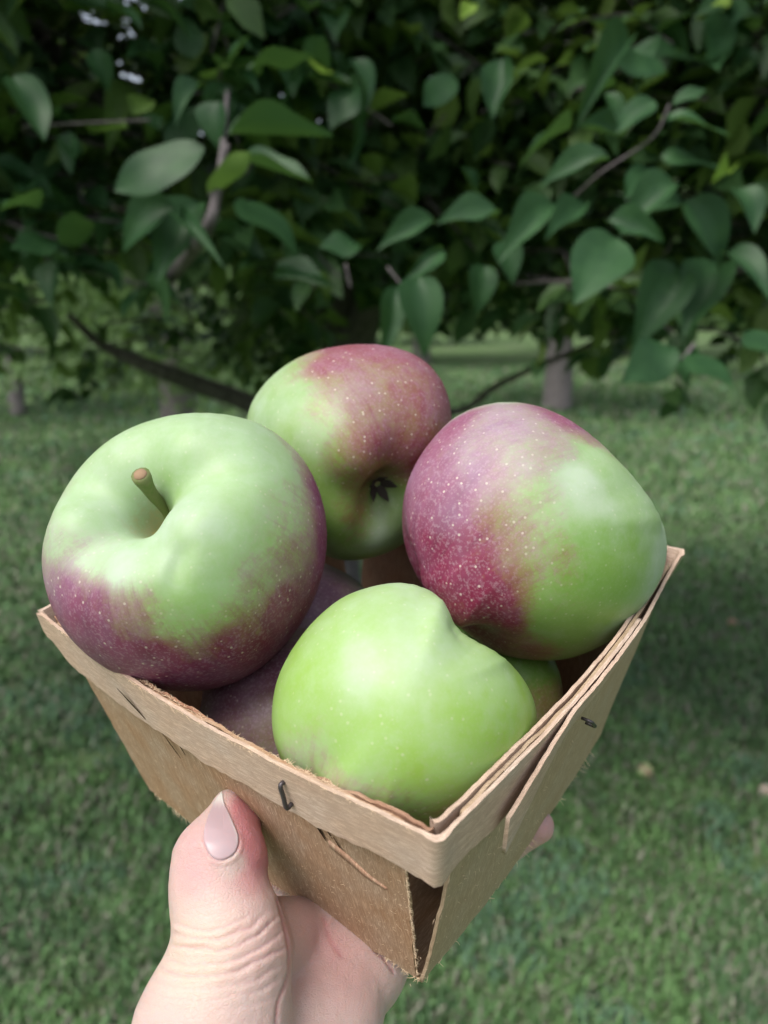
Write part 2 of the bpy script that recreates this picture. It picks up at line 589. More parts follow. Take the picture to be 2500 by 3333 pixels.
# metal staples and the sliver under the rim
m = M('staple_metal'); staple_mat = m.set(Base_Color=(.09, .08, .085), Metallic=.8, Roughness=.45)


def staple(p0, p1, r=.045, lift=.10):
    a, b = np.array(p0, float), np.array(p1, float)
    out = np.array([0, -1, 0]) if a[1] < 0 and abs(a[1]) < 1 and a[0] > 1 else np.array([-1, 0, 0])
    path = np.array([a - out * .15, a + out * lift, (a + b) / 2 + out * lift * 1.15, b + out * lift, b - out * .15])
    path = smooth_path(path, 14)
    V, F = tube(bkw(path[:, 0], path[:, 1], path[:, 2]), r / 100, 6)
    return obj_world('staple', V, F, staple_mat, parent=basket)


staple((3.80, -.47, -.50), (3.68, -.47, -1.10), r=.055, lift=.03)
staple((-.62, 5.7, -.85), (-.60, 6.05, -1.25))
m = M('split_shadow'); split_mat = m.set(Base_Color=(.03, .018, .012), Roughness=1.0, Specular_IOR_Level=0.0)


def split(face, a0, h0, a1, h1, w, off):
    """stands for a narrow open split: a dark lens-shaped sliver coloured as its shade"""
    t = np.linspace(0, 1, 12)
    a = a0 + (a1 - a0) * t; h = h0 + (h1 - h0) * t
    ww = w * np.sin(t * math.pi) ** .8 + .004
    dv = np.array([-(h1 - h0), a1 - a0]); dv /= np.linalg.norm(dv)
    V = []
    for k, o in ((1, 0), (-1, 0)):
        s, tt = face_pt(face, a + k * dv[0] * ww, h + k * dv[1] * ww, off)
        V.append(bkw(s, tt, h + k * dv[1] * ww))
    s, tt = face_pt(face, a, h, off + .012)
    V.append(bkw(s, tt, h))
    V = np.concatenate(V)
    k = np.arange(11)
    F = np.concatenate([np.stack([k, k + 1, k + 25, k + 24], -1), np.stack([k + 24, k + 25, k + 13, k + 12], -1)])
    obj_world('split', V, F, split_mat, parent=basket)


split('left', 9.75, -.55, 8.85, -1.22, .06, .28)
split('left', 3.55, -1.5, 3.25, -2.5, .05, .03)
split('left', 3.2, -1.7, 3.0, -2.2, .025, .03)
split('left', 2.95, -2.1, 2.72, -2.9, .02, .03)
split('left', 8.9, -2.0, 8.5, -2.8, .03, .03)
split('left', 8.2, -2.0, 8.1, -2.4, .025, .03)
# a curled sliver peeling from the left panel below the rim
sl = smooth_path([(2.45, -.5, -1.35), (2.0, -.40, -1.62), (1.5, -.38, -1.80), (1.05, -.33, -1.9)], 16)
Vs, Fs = [], []
w_ = np.sin(np.linspace(.35, 1, 16) * math.pi) * .07 + .03
for k, (s, t, h) in enumerate(sl):
    Vs += [(s, t, h + w_[k]), (s, t - .03, h + w_[k] * .9), (s, t - .03, h - w_[k]), (s, t + .02, h - w_[k])]
Vs = np.array(Vs)
k = np.arange(15) * 4
Fs = np.concatenate([np.stack([k + a, k + (a + 1) % 4, k + 4 + (a + 1) % 4, k + 4 + a], -1) for a in range(4)])
bpart('splinter', (bkw(Vs[:, 0], Vs[:, 1], Vs[:, 2]), Fs, Vs[:, :2]), wood_inner)

# loose wood fibres on the rough panel and along torn edges
m = M('wood_fibre'); fib_mat = m.set(Base_Color=(.74, .56, .38), Roughness=.7)


def fibres():
    parts = []
    def one(face, a, h, L, r, da, dh, lift, off):
        t = np.linspace(0, 1, 5)
        curl = rng.normal(0, .35)
        aa = a + (da * t - dh * curl * t * t) * L
        hh = h + (dh * t + da * curl * t * t) * L
        s, tt = face_pt(face, aa, hh, off + lift * t)
        V, F = tube(bkw(s, tt, hh), np.linspace(r, r * .35, 5) / 100, 4, caps=False)
        parts.append((V, F))
    for _ in range(520):                       # surface of the rough panel
        a = 1.2 + 5.5 * rng.random() ** 1.4; h = -1.6 - 5.4 * rng.random()
        if rng.random() < .25: a = rng.uniform(4, 12.5)
        an = rng.normal(-1.2, .8)
        one('left', a, h, rng.uniform(.03, .10), rng.uniform(.003, .005), math.cos(an), math.sin(an), rng.uniform(.0, .03), .03)
    for _ in range(420):                        # bottom edge of the left panel
        a = 1.4 + 10.8 * rng.random() ** 1.2
        an = rng.normal(-1.6, .5)
        one('left', a, -DEPTH - .02, rng.uniform(.06, .22), rng.uniform(.006, .012), math.cos(an), math.sin(an), rng.uniform(-.1, .12), 0)
    for _ in range(260):                        # near edge of the left panel
        h = rng.uniform(-7.1, -1.5); a = .86 + (1.52 - .86) * -h / DEPTH
        an = rng.normal(math.pi, .7)
        one('left', a, h, rng.uniform(.03, .10), rng.uniform(.005, .010), math.cos(an), math.sin(an), rng.uniform(-.05, .05), 0)
    for _ in range(36):                         # right panel bottom edge
        a = 1.3 + 10.5 * rng.random()
        an = rng.normal(-1.5, .6)
        one('right', a, -DEPTH - .02, rng.uniform(.06, .2), rng.uniform(.007, .013), math.cos(an), math.sin(an), rng.uniform(-.05, .25), 0)
    for _ in range(90):
        one('right', rng.uniform(.5, 7), rng.uniform(-6.9, -1.6), rng.uniform(.04, .12), .006, math.cos(rng.uniform(0, 6)), math.sin(rng.uniform(0, 6)), .05, .02)
    for _ in range(300):                        # rim strip edges
        a = rng.uniform(.5, 13.6)
        one('left', a, rng.choice([-1.38, -.02]), rng.uniform(.04, .12), .006, rng.normal(0, 1), rng.normal(-.3, .5), rng.uniform(.0, .06), .11)
    for _ in range(420):                        # torn inner strip
        a = rng.uniform(2.5, 13.2)
        one('left', a, -.12, rng.uniform(.04, .13), .008, rng.normal(0, 1), rng.normal(.3, .5), rng.uniform(-.1, .1), -.12)
    V, F = join_geo(parts)
    o = obj_world('loose_fibre', V, F, fib_mat, parent=basket)
    o['kind'] = 'stuff'


fibres()

# ================================================================== APPLES
def mat_apple(name, green_a, green_b, red_a, red_b, bloom=(.62, .72, .66), lent=1.0, streak=1.0, gloss=.42):
    m = M(name)
    at = m.attr('tint'); sep = m.n('ShaderNodeSeparateColor'); m.l(at.outputs['Color'], sep.inputs[0])
    blush, blm, rus = sep.outputs[0], sep.outputs[1], sep.outputs[2]
    ob = tc_obj(m)
    st = m.attr('streak').outputs['Vector']
    n1 = m.noise(m.scale(st, (9, 9, 1.3)), 1, 5, .6, .4)       # streaks along the meridians
    n2 = m.noise(m.scale(st, (34, 34, 4)), 1, 4, .65)
    n3 = m.noise(ob, 55, 4, .6, .5)
    n4 = m.noise(ob, 420, 3, .65)
    n5 = m.noise(ob, 110, 3, .6)
    n6 = m.noise(ob, 1000, 2, .6)
    # perturbed blush
    p = m.math('ADD', blush, m.math('MULTIPLY', m.math('SUBTRACT', n1, .5), .28 * streak))
    p = m.math('ADD', p, m.math('MULTIPLY', m.math('SUBTRACT', n2, .5), .22 * streak))
    p = m.math('ADD', p, m.math('MULTIPLY', m.math('SUBTRACT', n3, .5), .45))
    p = m.math('ADD', p, m.math('MULTIPLY', m.math('SUBTRACT', n4, .5), .38))
    p = m.math('ADD', p, m.math('MULTIPLY', m.math('SUBTRACT', n6, .5), .30))
    gate = m.ramp(blush, .015, .16)
    pb = m.math('MULTIPLY', m.ramp(p, .05, .80), gate)
    green = m.mix(m.ramp(n3, .35, .68), green_a, green_b)
    red = m.mix(m.ramp(n1, .35, .7), red_a, red_b)
    brownish = m.mix(.5, green, (.36, .17, .10))
    c = m.mix(m.math('MULTIPLY', pb, 2.0, clamp=True), green, brownish)
    c = m.mix(m.math('MULTIPLY_ADD', pb, 1.45, -.22, clamp=True), c, red)
    dk = m.math('MULTIPLY', m.ramp(n2, .56, .75), m.math('MULTIPLY', pb, .45))
    c = m.mix(dk, c, (.13, .015, .035))
    # waxy bloom
    w = m.math('ADD', blm, m.math('MULTIPLY', m.math('SUBTRACT', n5, .5), .7))
    w = m.math('ADD', w, m.math('MULTIPLY', m.math('SUBTRACT', n4, .5), .25))
    n7 = m.noise(ob, 36, 5, .6, 1.6)
    w = m.math('ADD', w, m.math('MULTIPLY', m.math('SUBTRACT', m.ramp(n7, .36, .66), .55), .16))
    w = m.math('MULTIPLY', m.ramp(w, .05, 1.0), m.math('MULTIPLY_ADD', pb, -.22, .62))
    c = m.mix(w, c, m.mix(pb, bloom, (.55, .44, .66)))
    v3 = m.n('ShaderNodeTexVoronoi', i_Scale=900.0, i_Randomness=1.0); m.l(ob, v3.inputs['Vector'])
    fine = m.math('MULTIPLY', m.ramp(v3.outputs['Distance'], .12, .38, (1, 1, 1, 1), (0, 0, 0, 1)), m.math('MULTIPLY_ADD', pb, .13, .07))
    scuff = m.math('MULTIPLY', m.ramp(n6, .52, .66), m.math('MULTIPLY_ADD', pb, .20, .05))
    c = m.mix(m.math('MAXIMUM', fine, scuff), c, (.66, .56, .60))
    # russet (b channel)
    ru = m.math('MULTIPLY', m.ramp(m.math('ADD', rus, m.math('MULTIPLY', m.math('SUBTRACT', n4, .5), .8)), .3, .8), .8)
    c = m.mix(ru, c, m.mix(m.ramp(n4, .3, .7), (.20, .13, .05), (.42, .36, .12)))
    # lenticels
    vo = m.n('ShaderNodeTexVoronoi', i_Scale=430.0, i_Randomness=1.0); m.l(ob, vo.inputs['Vector'])
    dot = m.ramp(vo.outputs['Distance'], .10, .19, (1, 1, 1, 1), (0, 0, 0, 1))
    sv = m.n('ShaderNodeSeparateColor'); m.l(vo.outputs['Color'], sv.inputs[0])
    dot = m.math('MULTIPLY', dot, m.math('GREATER_THAN', sv.outputs[0], .30))
    dot = m.math('MULTIPLY', dot, m.math('MULTIPLY_ADD', pb, .50 * lent, .20 * lent, clamp=True))
    c = m.mix(dot, c, (.78, .72, .60))
    # rare dark specks
    v2 = m.n('ShaderNodeTexVoronoi', i_Scale=70.0); m.l(ob, v2.inputs['Vector'])
    s2 = m.n('ShaderNodeSeparateColor'); m.l(v2.outputs['Color'], s2.inputs[0])
    sp_ = m.math('MULTIPLY', m.ramp(v2.outputs['Distance'], .03, .06, (1, 1, 1, 1), (0, 0, 0, 1)), m.math('GREATER_THAN', s2.outputs[1], .85))
    c = m.mix(m.math('MULTIPLY', sp_, .7), c, (.06, .05, .03))
    nrm = m.bump(m.math('ADD', n4, m.math('MULTIPLY', dot, .7)), .10, .0004)
    rough = m.math('MULTIPLY_ADD', w, .35, gloss)
    m.b.inputs['Subsurface Radius'].default_value = (.5, 1.0, .3)
    m.b.inputs['Subsurface Scale'].default_value = .003
    return m.set(k=.74, Base_Color=c, Roughness=rough, Specular_IOR_Level=.45, Normal=nrm, Subsurface_Weight=.12)


PROF = np.array([(0, .26), (.05, .27), (.10, .36), (.15, .49), (.20, .585), (.27, .66), (.37, .72), (.49, .745), (.61, .73), (.72, .665), (.82, .56), (.92, .38),
                 (.98, .18), (1.0, 0), (.985, -.2), (.94, -.39), (.87, -.56), (.77, -.71), (.65, -.82), (.52, -.875), (.40, -.88),
                 (.29, -.84), (.20, -.76), (.13, -.69), (.07, -.66), (0, -.655)])


def apple(label, ctr, depth, R, stem_dir, contour, anchors, mat, lobes=.02, elong=1.0, cav=1.0, dents=(), seed=0, nth=150, nph=220, disp=True, name='apple', tint=None, phi0=0.0, group='apples in the wooden basket'):
    C = pc(ctr[0], ctr[1], depth) if not isinstance(ctr, np.ndarray) else ctr
    z = np.array(stem_dir, float); z /= np.linalg.norm(z)
    x = np.cross([0, 1, .2], z); x /= np.linalg.norm(x); y = np.cross(z, x)
    prof = smooth_path(PROF, nth)
    seg = np.concatenate([[0], np.cumsum(np.linalg.norm(np.diff(prof, axis=0), axis=1))])
    u = np.linspace(0, seg[-1], nth)
    pr_ = np.stack([np.interp(u, seg, prof[:, 0]), np.interp(u, seg, prof[:, 1])], -1)
    pr_[:, 0] = np.maximum(pr_[:, 0], 0); pr_[0, 0] = pr_[-1, 0] = 0
    ph = np.arange(nph) / nph * 2 * math.pi + phi0
    th, PH = np.meshgrid(u / seg[-1], ph, indexing='ij')
    r = np.repeat(pr_[:, :1], nph, 1); zz = np.repeat(pr_[:, 1:2], nph, 1)
    top = np.clip(zz, 0, 1); bot = np.clip(-zz, 0, 1)
    lob = 1 + lobes * np.cos(5 * PH + seed) * (bot * 1.6 + .3) + lobes * .8 * np.cos(3 * PH + 2 * seed) * (top * .8 + .2) + lobes * .7 * np.cos(2 * PH + seed * 3)
    r = r * lob
    shoulder = np.exp(-((np.repeat(pr_[:, :1], nph, 1) - .5) / .3) ** 2)
    zz = zz * elong + shoulder * np.sign(zz) * (.035 * np.cos(PH * 3 + seed * 1.7) + .03 * np.cos(PH * 5 + seed)) * (lobes / .02)
    if cav != 1.0:
        inn = np.exp(-(np.repeat(pr_[:, :1], nph, 1) / .30) ** 2) * (zz > 0)
        zz = zz + inn * (1 - cav) * .3
    L = np.stack([r * np.cos(PH), r * np.sin(PH), zz], -1) * R / 100
    P = L @ np.stack([x, y, z])            # camera axes offsets
    k = vnoise(P / (R / 100) * 1.3 + seed * 7, 41)
    P = P * (1 + .02 * k[..., None])
    P = P.reshape(-1, 3)
    vd = -C / np.linalg.norm(C)            # towards the camera
    ex = np.array([1.0, 0, 0]) - vd * vd[0]; ex /= np.linalg.norm(ex); ey = np.cross(vd, ex)
    def polar(pp, c0):
        q = pp - c0
        return np.arctan2(-q[:, 1], q[:, 0]), np.hypot(q[:, 0], q[:, 1])
    c0 = topx(C)
    if contour is not None:
        ct = np.array(contour, float)
        a_, r_ = polar(ct, c0)
        o_ = np.argsort(a_); a_, r_ = a_[o_], r_[o_]
        nb = 120
        bins = np.linspace(-math.pi, math.pi, nb, endpoint=False) + math.pi / nb
        tgt = np.interp(bins, a_, r_, period=2 * math.pi)
        ker = np.array([1, 2, 3, 2, 1.]) / 9
        tgt = sum(ker[i_] * np.roll(tgt, i_ - 2) for i_ in range(5))
        for it in range(5):
            pp = topx(C + P); aa, rr = polar(pp, c0)
            bi = ((aa + math.pi) / (2 * math.pi) * nb).astype(int) % nb
            cur = np.zeros(nb); np.maximum.at(cur, bi, rr)
            ratio = tgt / np.maximum(cur, 1)
            f = np.interp(aa, bins, ratio, period=2 * math.pi)
            low = ratio.copy()
            for _ in range(60): low = (np.roll(low, 1) + low * 2 + np.roll(low, -1)) / 4
            fl = np.interp(aa, bins, low, period=2 * math.pi)
            rel = np.clip(rr / np.maximum(np.interp(aa, bins, cur, period=2 * math.pi), 1), 0, 1)
            wgt = np.clip((rel - .25) / .6, 0, 1); wgt = wgt * wgt * (3 - 2 * wgt)
            S = (1 - wgt) * (1 + (fl - 1) * .9) + wgt * f
            al = P @ vd
            perp = P - al[:, None] * vd
            P = perp * S[:, None] + al[:, None] * vd
    for (dpx, dpy, amp, sg) in dents:      # (photo point, depth cm, radius cm)
        rr_ = ray(dpx, dpy); rr_ /= np.linalg.norm(rr_)
        bq = rr_ @ C; disc = bq * bq - (C @ C - (R * .93 / 100) ** 2)
        hit = rr_ * (bq - math.sqrt(max(disc, 0))) - C
        dd = np.linalg.norm(P - hit, axis=1) * 100
        nrm = P / np.linalg.norm(P, axis=1, keepdims=True)
        P = P - nrm * (amp / 100 * np.exp(-(dd / sg) ** 2))[:, None]
    # colour anchors -> attribute
    N = len(P)
    nd = P / np.linalg.norm(P, axis=1, keepdims=True)
    if anchors:
        A_ = []
        for an in anchors:
            ax_, ay_, b_, w_ = an[:4]; ru = an[4] if len(an) > 4 else 0
            rr_ = ray(ax_ * 1.507, ay_ * 1.507); rr_ /= np.linalg.norm(rr_)
            bq = rr_ @ C; disc = bq * bq - (C @ C - (R * .93 / 100) ** 2)
            hit = rr_ * (bq - math.sqrt(max(disc, 0))) - C
            A_.append(np.concatenate([hit / np.linalg.norm(hit), [b_, w_, ru]]))
        A_ = np.array(A_)
        ang = np.arccos(np.clip(nd @ A_[:, :3].T, -1, 1))
        wt = 1 / (ang ** 2 + .012) ** 2
        val = (wt @ A_[:, 3:]) / wt.sum(1, keepdims=True)
    else:
        val = np.tile(np.array(tint or (.3, .2, 0), float), (N, 1))
        val[:, 0] = np.clip(val[:, 0] + .5 * vnoise(nd * 1.5 + seed, 43), 0, 1)
    prr = np.repeat(pr_[:, 0], nph); pzz = np.repeat(pr_[:, 1], nph)
    val[:, 2] = np.maximum(val[:, 2], np.where((pzz > 0), np.exp(-(prr / .17) ** 2) * .9, np.exp(-(prr / .14) ** 2) * .35))
    val[:, 0] = np.where((pzz > 0) & (prr < .22), val[:, 0] * .2, val[:, 0])
    tintc = np.concatenate([val, np.ones((N, 1))], 1)
    st = np.stack([np.cos(PH), np.sin(PH), th * math.pi], -1).reshape(-1, 3)
    i, j = np.meshgrid(np.arange(nth - 1), np.arange(nph), indexing='ij'); j2 = (j + 1) % nph
    F = np.stack([i * nph + j, (i + 1) * nph + j, (i + 1) * nph + j2, i * nph + j2], -1).reshape(-1, 4)
    Wv = c2w(C + P)
    o = obj_world(name, Wv, F, mat, origin=c2w(C), attrs={'tint': ('FLOAT_COLOR', tintc), 'streak': ('FLOAT_VECTOR', st)})
    props(o, label, 'apple', group)
    o.data.validate()
    return o, C, P.reshape(nth, nph, 3), (x, y, z)


def Z(pts, ox, oy, s): return [(ox + a / s, oy + b / s) for a, b in pts]
def D(pts): return [(a * 1.507, b * 1.507) for a, b in pts]


s5 = 1.3272
K_left = Z([(880, 190), (770, 196), (650, 225), (500, 290), (370, 400), (280, 525), (215, 650), (183, 760), (180, 850), (190, 920), (215, 1010), (262, 1110),
            (340, 1205), (450, 1290), (560, 1345), (680, 1382), (850, 1393), (1000, 1362), (1130, 1290), (1240, 1180), (1330, 1050), (1390, 900),
            (1413, 760), (1405, 620), (1370, 500), (1310, 390), (1220, 300), (1120, 235), (1010, 202)], 0, 1200, s5)
K_right = Z([(640, 142), (760, 150), (880, 190), (960, 235), (1040, 297), (1130, 385), (1220, 480), (1290, 570), (1337, 660), (1358, 740), (1352, 830),
             (1325, 915), (1270, 1010), (1190, 1105), (1090, 1188), (980, 1238), (870, 1262), (760, 1257), (640, 1235), (560, 1190), (470, 1125), (390, 1060),
             (320, 970), (265, 880), (225, 780), (210, 660), (225, 520), (262, 425), (330, 320), (430, 215), (530, 165)], 1150, 1200, s5)
K_front = D([(870, 1258), (800, 1268), (740, 1290), (690, 1330), (640, 1390), (605, 1450), (587, 1530), (592, 1600), (620, 1665), (665, 1715), (730, 1762),
             (810, 1795), (890, 1812), (970, 1810), (1040, 1780), (1100, 1725), (1145, 1650), (1162, 1575), (1154, 1510), (1125, 1455), (1075, 1408),
             (1030, 1385), (1000, 1366), (985, 1345), (975, 1318), (955, 1290), (918, 1268)])
K_back = D([(780, 743), (720, 750), (650, 770), (598, 803), (555, 850), (535, 890), (531, 950), (545, 1010), (575, 1070), (620, 1125), (665, 1172),
            (710, 1205), (760, 1211), (810, 1203), (860, 1182), (905, 1145), (940, 1085), (965, 1010), (977, 920), (975, 880), (960, 830), (930, 790), (890, 762), (840, 747)])

G1, G2 = (.30, .50, .135), (.22, .42, .065)
mat_a = mat_apple('apple_skin_cream', (.33, .53, .20), (.26, .45, .10), (.25, .024, .085), (.17, .016, .06))
mat_b = mat_apple('apple_skin_speckled', (.27, .44, .10), (.20, .38, .055), (.27, .045, .060), (.24, .05, .05), lent=1.35, streak=1.25)
mat_c = mat_apple('apple_skin_purple', (.25, .43, .10), (.19, .38, .06), (.28, .030, .085), (.20, .022, .06), bloom=(.60, .68, .60), lent=1.0)
mat_d = mat_apple('apple_skin_green', (.34, .54, .15), (.30, .50, .075), (.36, .18, .10), (.30, .15, .09), lent=1.2, gloss=.40)

A_left = [(400, 920, 0, .6), (250, 1000, 0, .5), (150, 1080, 0, .6), (112, 1170, .15, .7), (108, 1250, .6, .6), (150, 1290, .75, .4), (220, 1300, .75, .3), (250, 1225, .08, .9),
          (180, 1200, .1, .8), (300, 1150, 0, .8), (330, 1200, 0, .5), (400, 1270, 0, .25), (370, 1330, .12, .15), (290, 1330, .55, .3), (330, 1400, .85, .25), (250, 1400, .9, .4),
          (350, 1470, .95, .2), (450, 1450, .95, .35), (480, 1370, .72, .2), (550, 1400, .9, .2), (600, 1300, .75, .25), (550, 1250, .28, .35), (600, 1200, .33, .35),
          (660, 1280, .9, .2), (695, 1180, .95, .2), (665, 1080, .8, .3), (620, 1000, .33, .35), (600, 1090, .15, .3), (560, 1000, 0, .4), (500, 950, 0, .6), (500, 1100, 0, .4),
          (450, 1200, 0, .3), (400, 1080, 0, .8), (560, 1170, .1, .3), (330, 990, 0, .3), (240, 1100, 0, .5), (380, 1000, 0, .35), (450, 1130, 0, .8), (420, 1300, .02, .1),
          (450, 1340, .2, .1), (110, 1310, .8, .4), (180, 1350, .85, .4)]
A_back = [(600, 830, .05, .6), (570, 900, 0, .6), (620, 950, 0, .35), (655, 800, .2, .3), (700, 795, .7, .3), (760, 760, .85, .3), (830, 770, .85, .6), (900, 800, .75, .3), (950, 880, .85, .2),
          (880, 880, .6, .2), (780, 870, .5, .4), (700, 880, .3, .4), (670, 950, .1, .5), (730, 1000, .30, .2), (800, 960, .6, .2), (860, 980, .6, .2), (900, 1000, .62, .1),
          (820, 1030, .38, .1), (760, 1080, .25, 0, .3), (700, 1050, 0, .1), (720, 1130, 0, 0), (760, 1180, 0, .1), (840, 1150, .1, .4), (860, 1100, 0, .3), (650, 1000, 0, .2), (640, 880, .02, .5),
          (800, 1045, .4, 0, .55), (770, 1110, .35, 0, .5), (850, 1035, .3, 0, .45), (785, 1075, .3, 0, .6), (790, 1145, .2, .1, .35), (810, 1150, 0, 1.1, 0)]
A_right = [(1000, 905, .2, .8), (1100, 880, .1, .8), (1180, 885, .6, .5), (1230, 910, .75, .4), (1270, 940, .45, .4), (1100, 930, .5, .9), (1000, 950, .8, .5), (950, 980, .95, .2), (920, 1050, .85, .7),
           (880, 1100, .95, .35), (890, 1200, 1, .2), (930, 1260, 1, .1), (980, 1320, .95, .1), (1000, 1100, .75, .6), (1050, 1030, .6, .8), (1130, 1000, .35, .8), (1200, 960, .35, .6),
           (1280, 970, 0, .5), (1330, 1040, 0, .5), (1250, 1050, 0, 1), (1280, 1090, 0, 1), (1180, 1080, .2, .5), (1100, 1140, .4, .25), (1050, 1180, .7, .1), (1000, 1200, .9, .15),
           (1080, 1260, .75, .1), (1100, 1330, .7, .1), (1050, 1370, .9, .1), (1120, 1400, .5, 0), (1180, 1200, .22, .25), (1200, 1280, .1, .1), (1180, 1340, .05, .05), (1280, 1150, 0, .1),
           (1350, 1180, 0, .15), (1300, 1250, 0, 0), (1250, 1350, 0, .05), (1390, 1100, 0, .5), (1425, 1200, 0, .9), (1390, 1300, 0, .8), (1330, 1350, 0, .5), (1260, 1400, 0, .3), (1130, 1200, .45, .2)]
A_front = [(870, 1290, 0, .55), (950, 1330, 0, .5), (780, 1350, 0, .4), (700, 1400, 0, .3), (640, 1450, .0, .1), (605, 1530, .14, .1), (612, 1600, .2, .1), (680, 1480, 0, .2), (800, 1450, 0, .65),
           (880, 1440, 0, .65), (950, 1400, 0, .5), (1000, 1440, 0, .4), (1080, 1450, 0, .35), (1130, 1520, 0, .15), (950, 1550, 0, .2), (850, 1560, 0, .1), (770, 1620, 0, .15), (700, 1640, .22, .35),
           (760, 1680, .35, .4), (850, 1710, .25, .2), (900, 1660, .08, 0), (950, 1770, .3, 0), (1050, 1640, .07, 0), (1120, 1600, .03, 0), (880, 1620, 0, .05), (1120, 1500, .02, .1)]

a1, C1, P1, fr1 = apple('pale green apple with a purple lower half, its stem standing up, at the left corner', (600, 1796), .216, 3.85, (-.24, .50, .83), K_left, A_left, mat_a,
                        lobes=.022, seed=1, dents=((597, 1790, .07, .25), (588, 1825, .11, .24), (578, 1862, .09, .24), (566, 1900, .05, .3), (640, 1840, -.05, .4), (520, 1890, -.06, .45), (690, 1950, -.05, .9), (800, 1640, -.05, .8)), phi0=.3)
a2, C2, P2, fr2 = apple('speckled green and red apple at the back of the basket, dark blossom end showing', (1135, 1470), .279, 3.85, (-.43, .50, -.75), K_back, A_back, mat_b,
                        lobes=.016, seed=2, elong=1.0)
a3, C3, P3, fr3 = apple('large apple at the right, crimson on its left side and green on its right', (1742, 1728), .236, 4.0, (.80, .58, -.07), K_right, A_right, mat_c,
                        lobes=.02, seed=3, elong=1.12, cav=.3)
a4, C4, P4, fr4 = apple('bright green apple in front with a notch at its upper right', (1318, 2300), .192, 3.25, (.55, .80, -.22), K_front, A_front, mat_d,
                        lobes=.02, seed=5, dents=((1500, 2040, .07, .6), (1490, 2050, .06, .25)))
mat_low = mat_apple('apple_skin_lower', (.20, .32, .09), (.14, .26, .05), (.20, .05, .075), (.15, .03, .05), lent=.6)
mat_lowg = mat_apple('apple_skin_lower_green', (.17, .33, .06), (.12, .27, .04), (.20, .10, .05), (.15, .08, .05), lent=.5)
def on_h(px, py, h):
    r_ = ray(px, py); k = (Fc @ BN + h / 100) / (r_ @ BN)
    return tuple(w2b(r_ * k))


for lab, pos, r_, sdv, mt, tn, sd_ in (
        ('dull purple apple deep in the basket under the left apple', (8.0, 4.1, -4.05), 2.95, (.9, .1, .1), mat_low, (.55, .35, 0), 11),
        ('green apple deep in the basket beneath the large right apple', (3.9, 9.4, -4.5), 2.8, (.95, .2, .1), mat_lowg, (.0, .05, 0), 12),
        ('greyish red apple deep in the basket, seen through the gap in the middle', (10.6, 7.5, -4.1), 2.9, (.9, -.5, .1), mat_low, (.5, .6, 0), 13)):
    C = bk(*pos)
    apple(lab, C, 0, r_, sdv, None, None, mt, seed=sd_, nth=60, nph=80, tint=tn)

# stem of the left apple
m = M('stem'); ob = tc_obj(m)
sc_ = m.mix(m.ramp(m.noise(m.scale(ob, (1, 1, .2)), 900, 3), .35, .65), (.15, .21, .05), (.20, .22, .08))
stem_mat = m.set(k=.8, Base_Color=sc_, Roughness=.6)
base = C1 + P1[0, 0] * .98
zax = fr1[2]
tip = pc(457, 1545, -(base[2]) - .0155)
b_px = pc(548, 1672, -(base[2]) - .002)
rad_k = 1.28
path = smooth_path([base - zax * .002, b_px, b_px * .45 + tip * .55 + np.array([-.0004, -.0002, 0]), tip], 14)
rad = np.array([.0013, .0013, .0012, .0012, .0012, .0012, .0012, .0012, .00125, .0013, .0014, .0016, .00185, .0019])
V, F = tube(c2w(path), rad * rad_k, 12, caps=True)
stem = obj_world('stem', V, F, stem_mat, parent=a1)
m = M('stem_cut'); cut_mat = m.set(Base_Color=(.26, .17, .10), Roughness=.9)
tv = (path[-1] - path[-3]); tv /= np.linalg.norm(tv)
V, F = tube(c2w(np.array([path[-1] - tv * .0002, path[-1] + tv * .0007])), [.0019, .0016], 12)
obj_world('stem_end', V, F, cut_mat, parent=stem).location = Vector(c2w(path[-1])) - Vector(a1.location) - stem.location
# blossom end sepals of the back apple
m = M('sepal'); sep_mat = m.set(Base_Color=(.035, .03, .022), Roughness=.9)
cal = C2 + P2[-1, 0]; zx, zy, zz_ = fr2
parts = []
for k in range(5):
    a = k * 2 * math.pi / 5 + .4
    d = zx * math.cos(a) + zy * math.sin(a)
    w = -zx * math.sin(a) + zy * math.cos(a)
    o0 = cal - zz_ * .0005
    V = np.array([o0 + d * .0010 - w * .0016, o0 + d * .0010 + w * .0016, o0 + d * .0034 - zz_ * .0022 + w * .0014, o0 + d * .0034 - zz_ * .0022 - w * .0014, o0 + d * .0048 - zz_ * .0052])
    V = np.concatenate([V, V + d * .0004])
    F3 = [np.array([(0, 1, 2, 3), (5, 8, 7, 6), (0, 5, 6, 1), (1, 6, 7, 2), (3, 8, 5, 0)]), np.array([(3, 2, 4), (8, 9, 7), (2, 7, 9), (2, 9, 4), (3, 4, 9), (3, 9, 8)])]
    parts.append((c2w(V), F3))
V, F = join_geo(parts)
obj_world('blossom_end', V, F, sep_mat, parent=a2, smooth=False)


# ================================================================== HAND (signed distance surface)
def cm(px, py, d): return pc(px, py, d / 100) * 100
def bcm(s, t, h): return bk(s, t, h) * 100


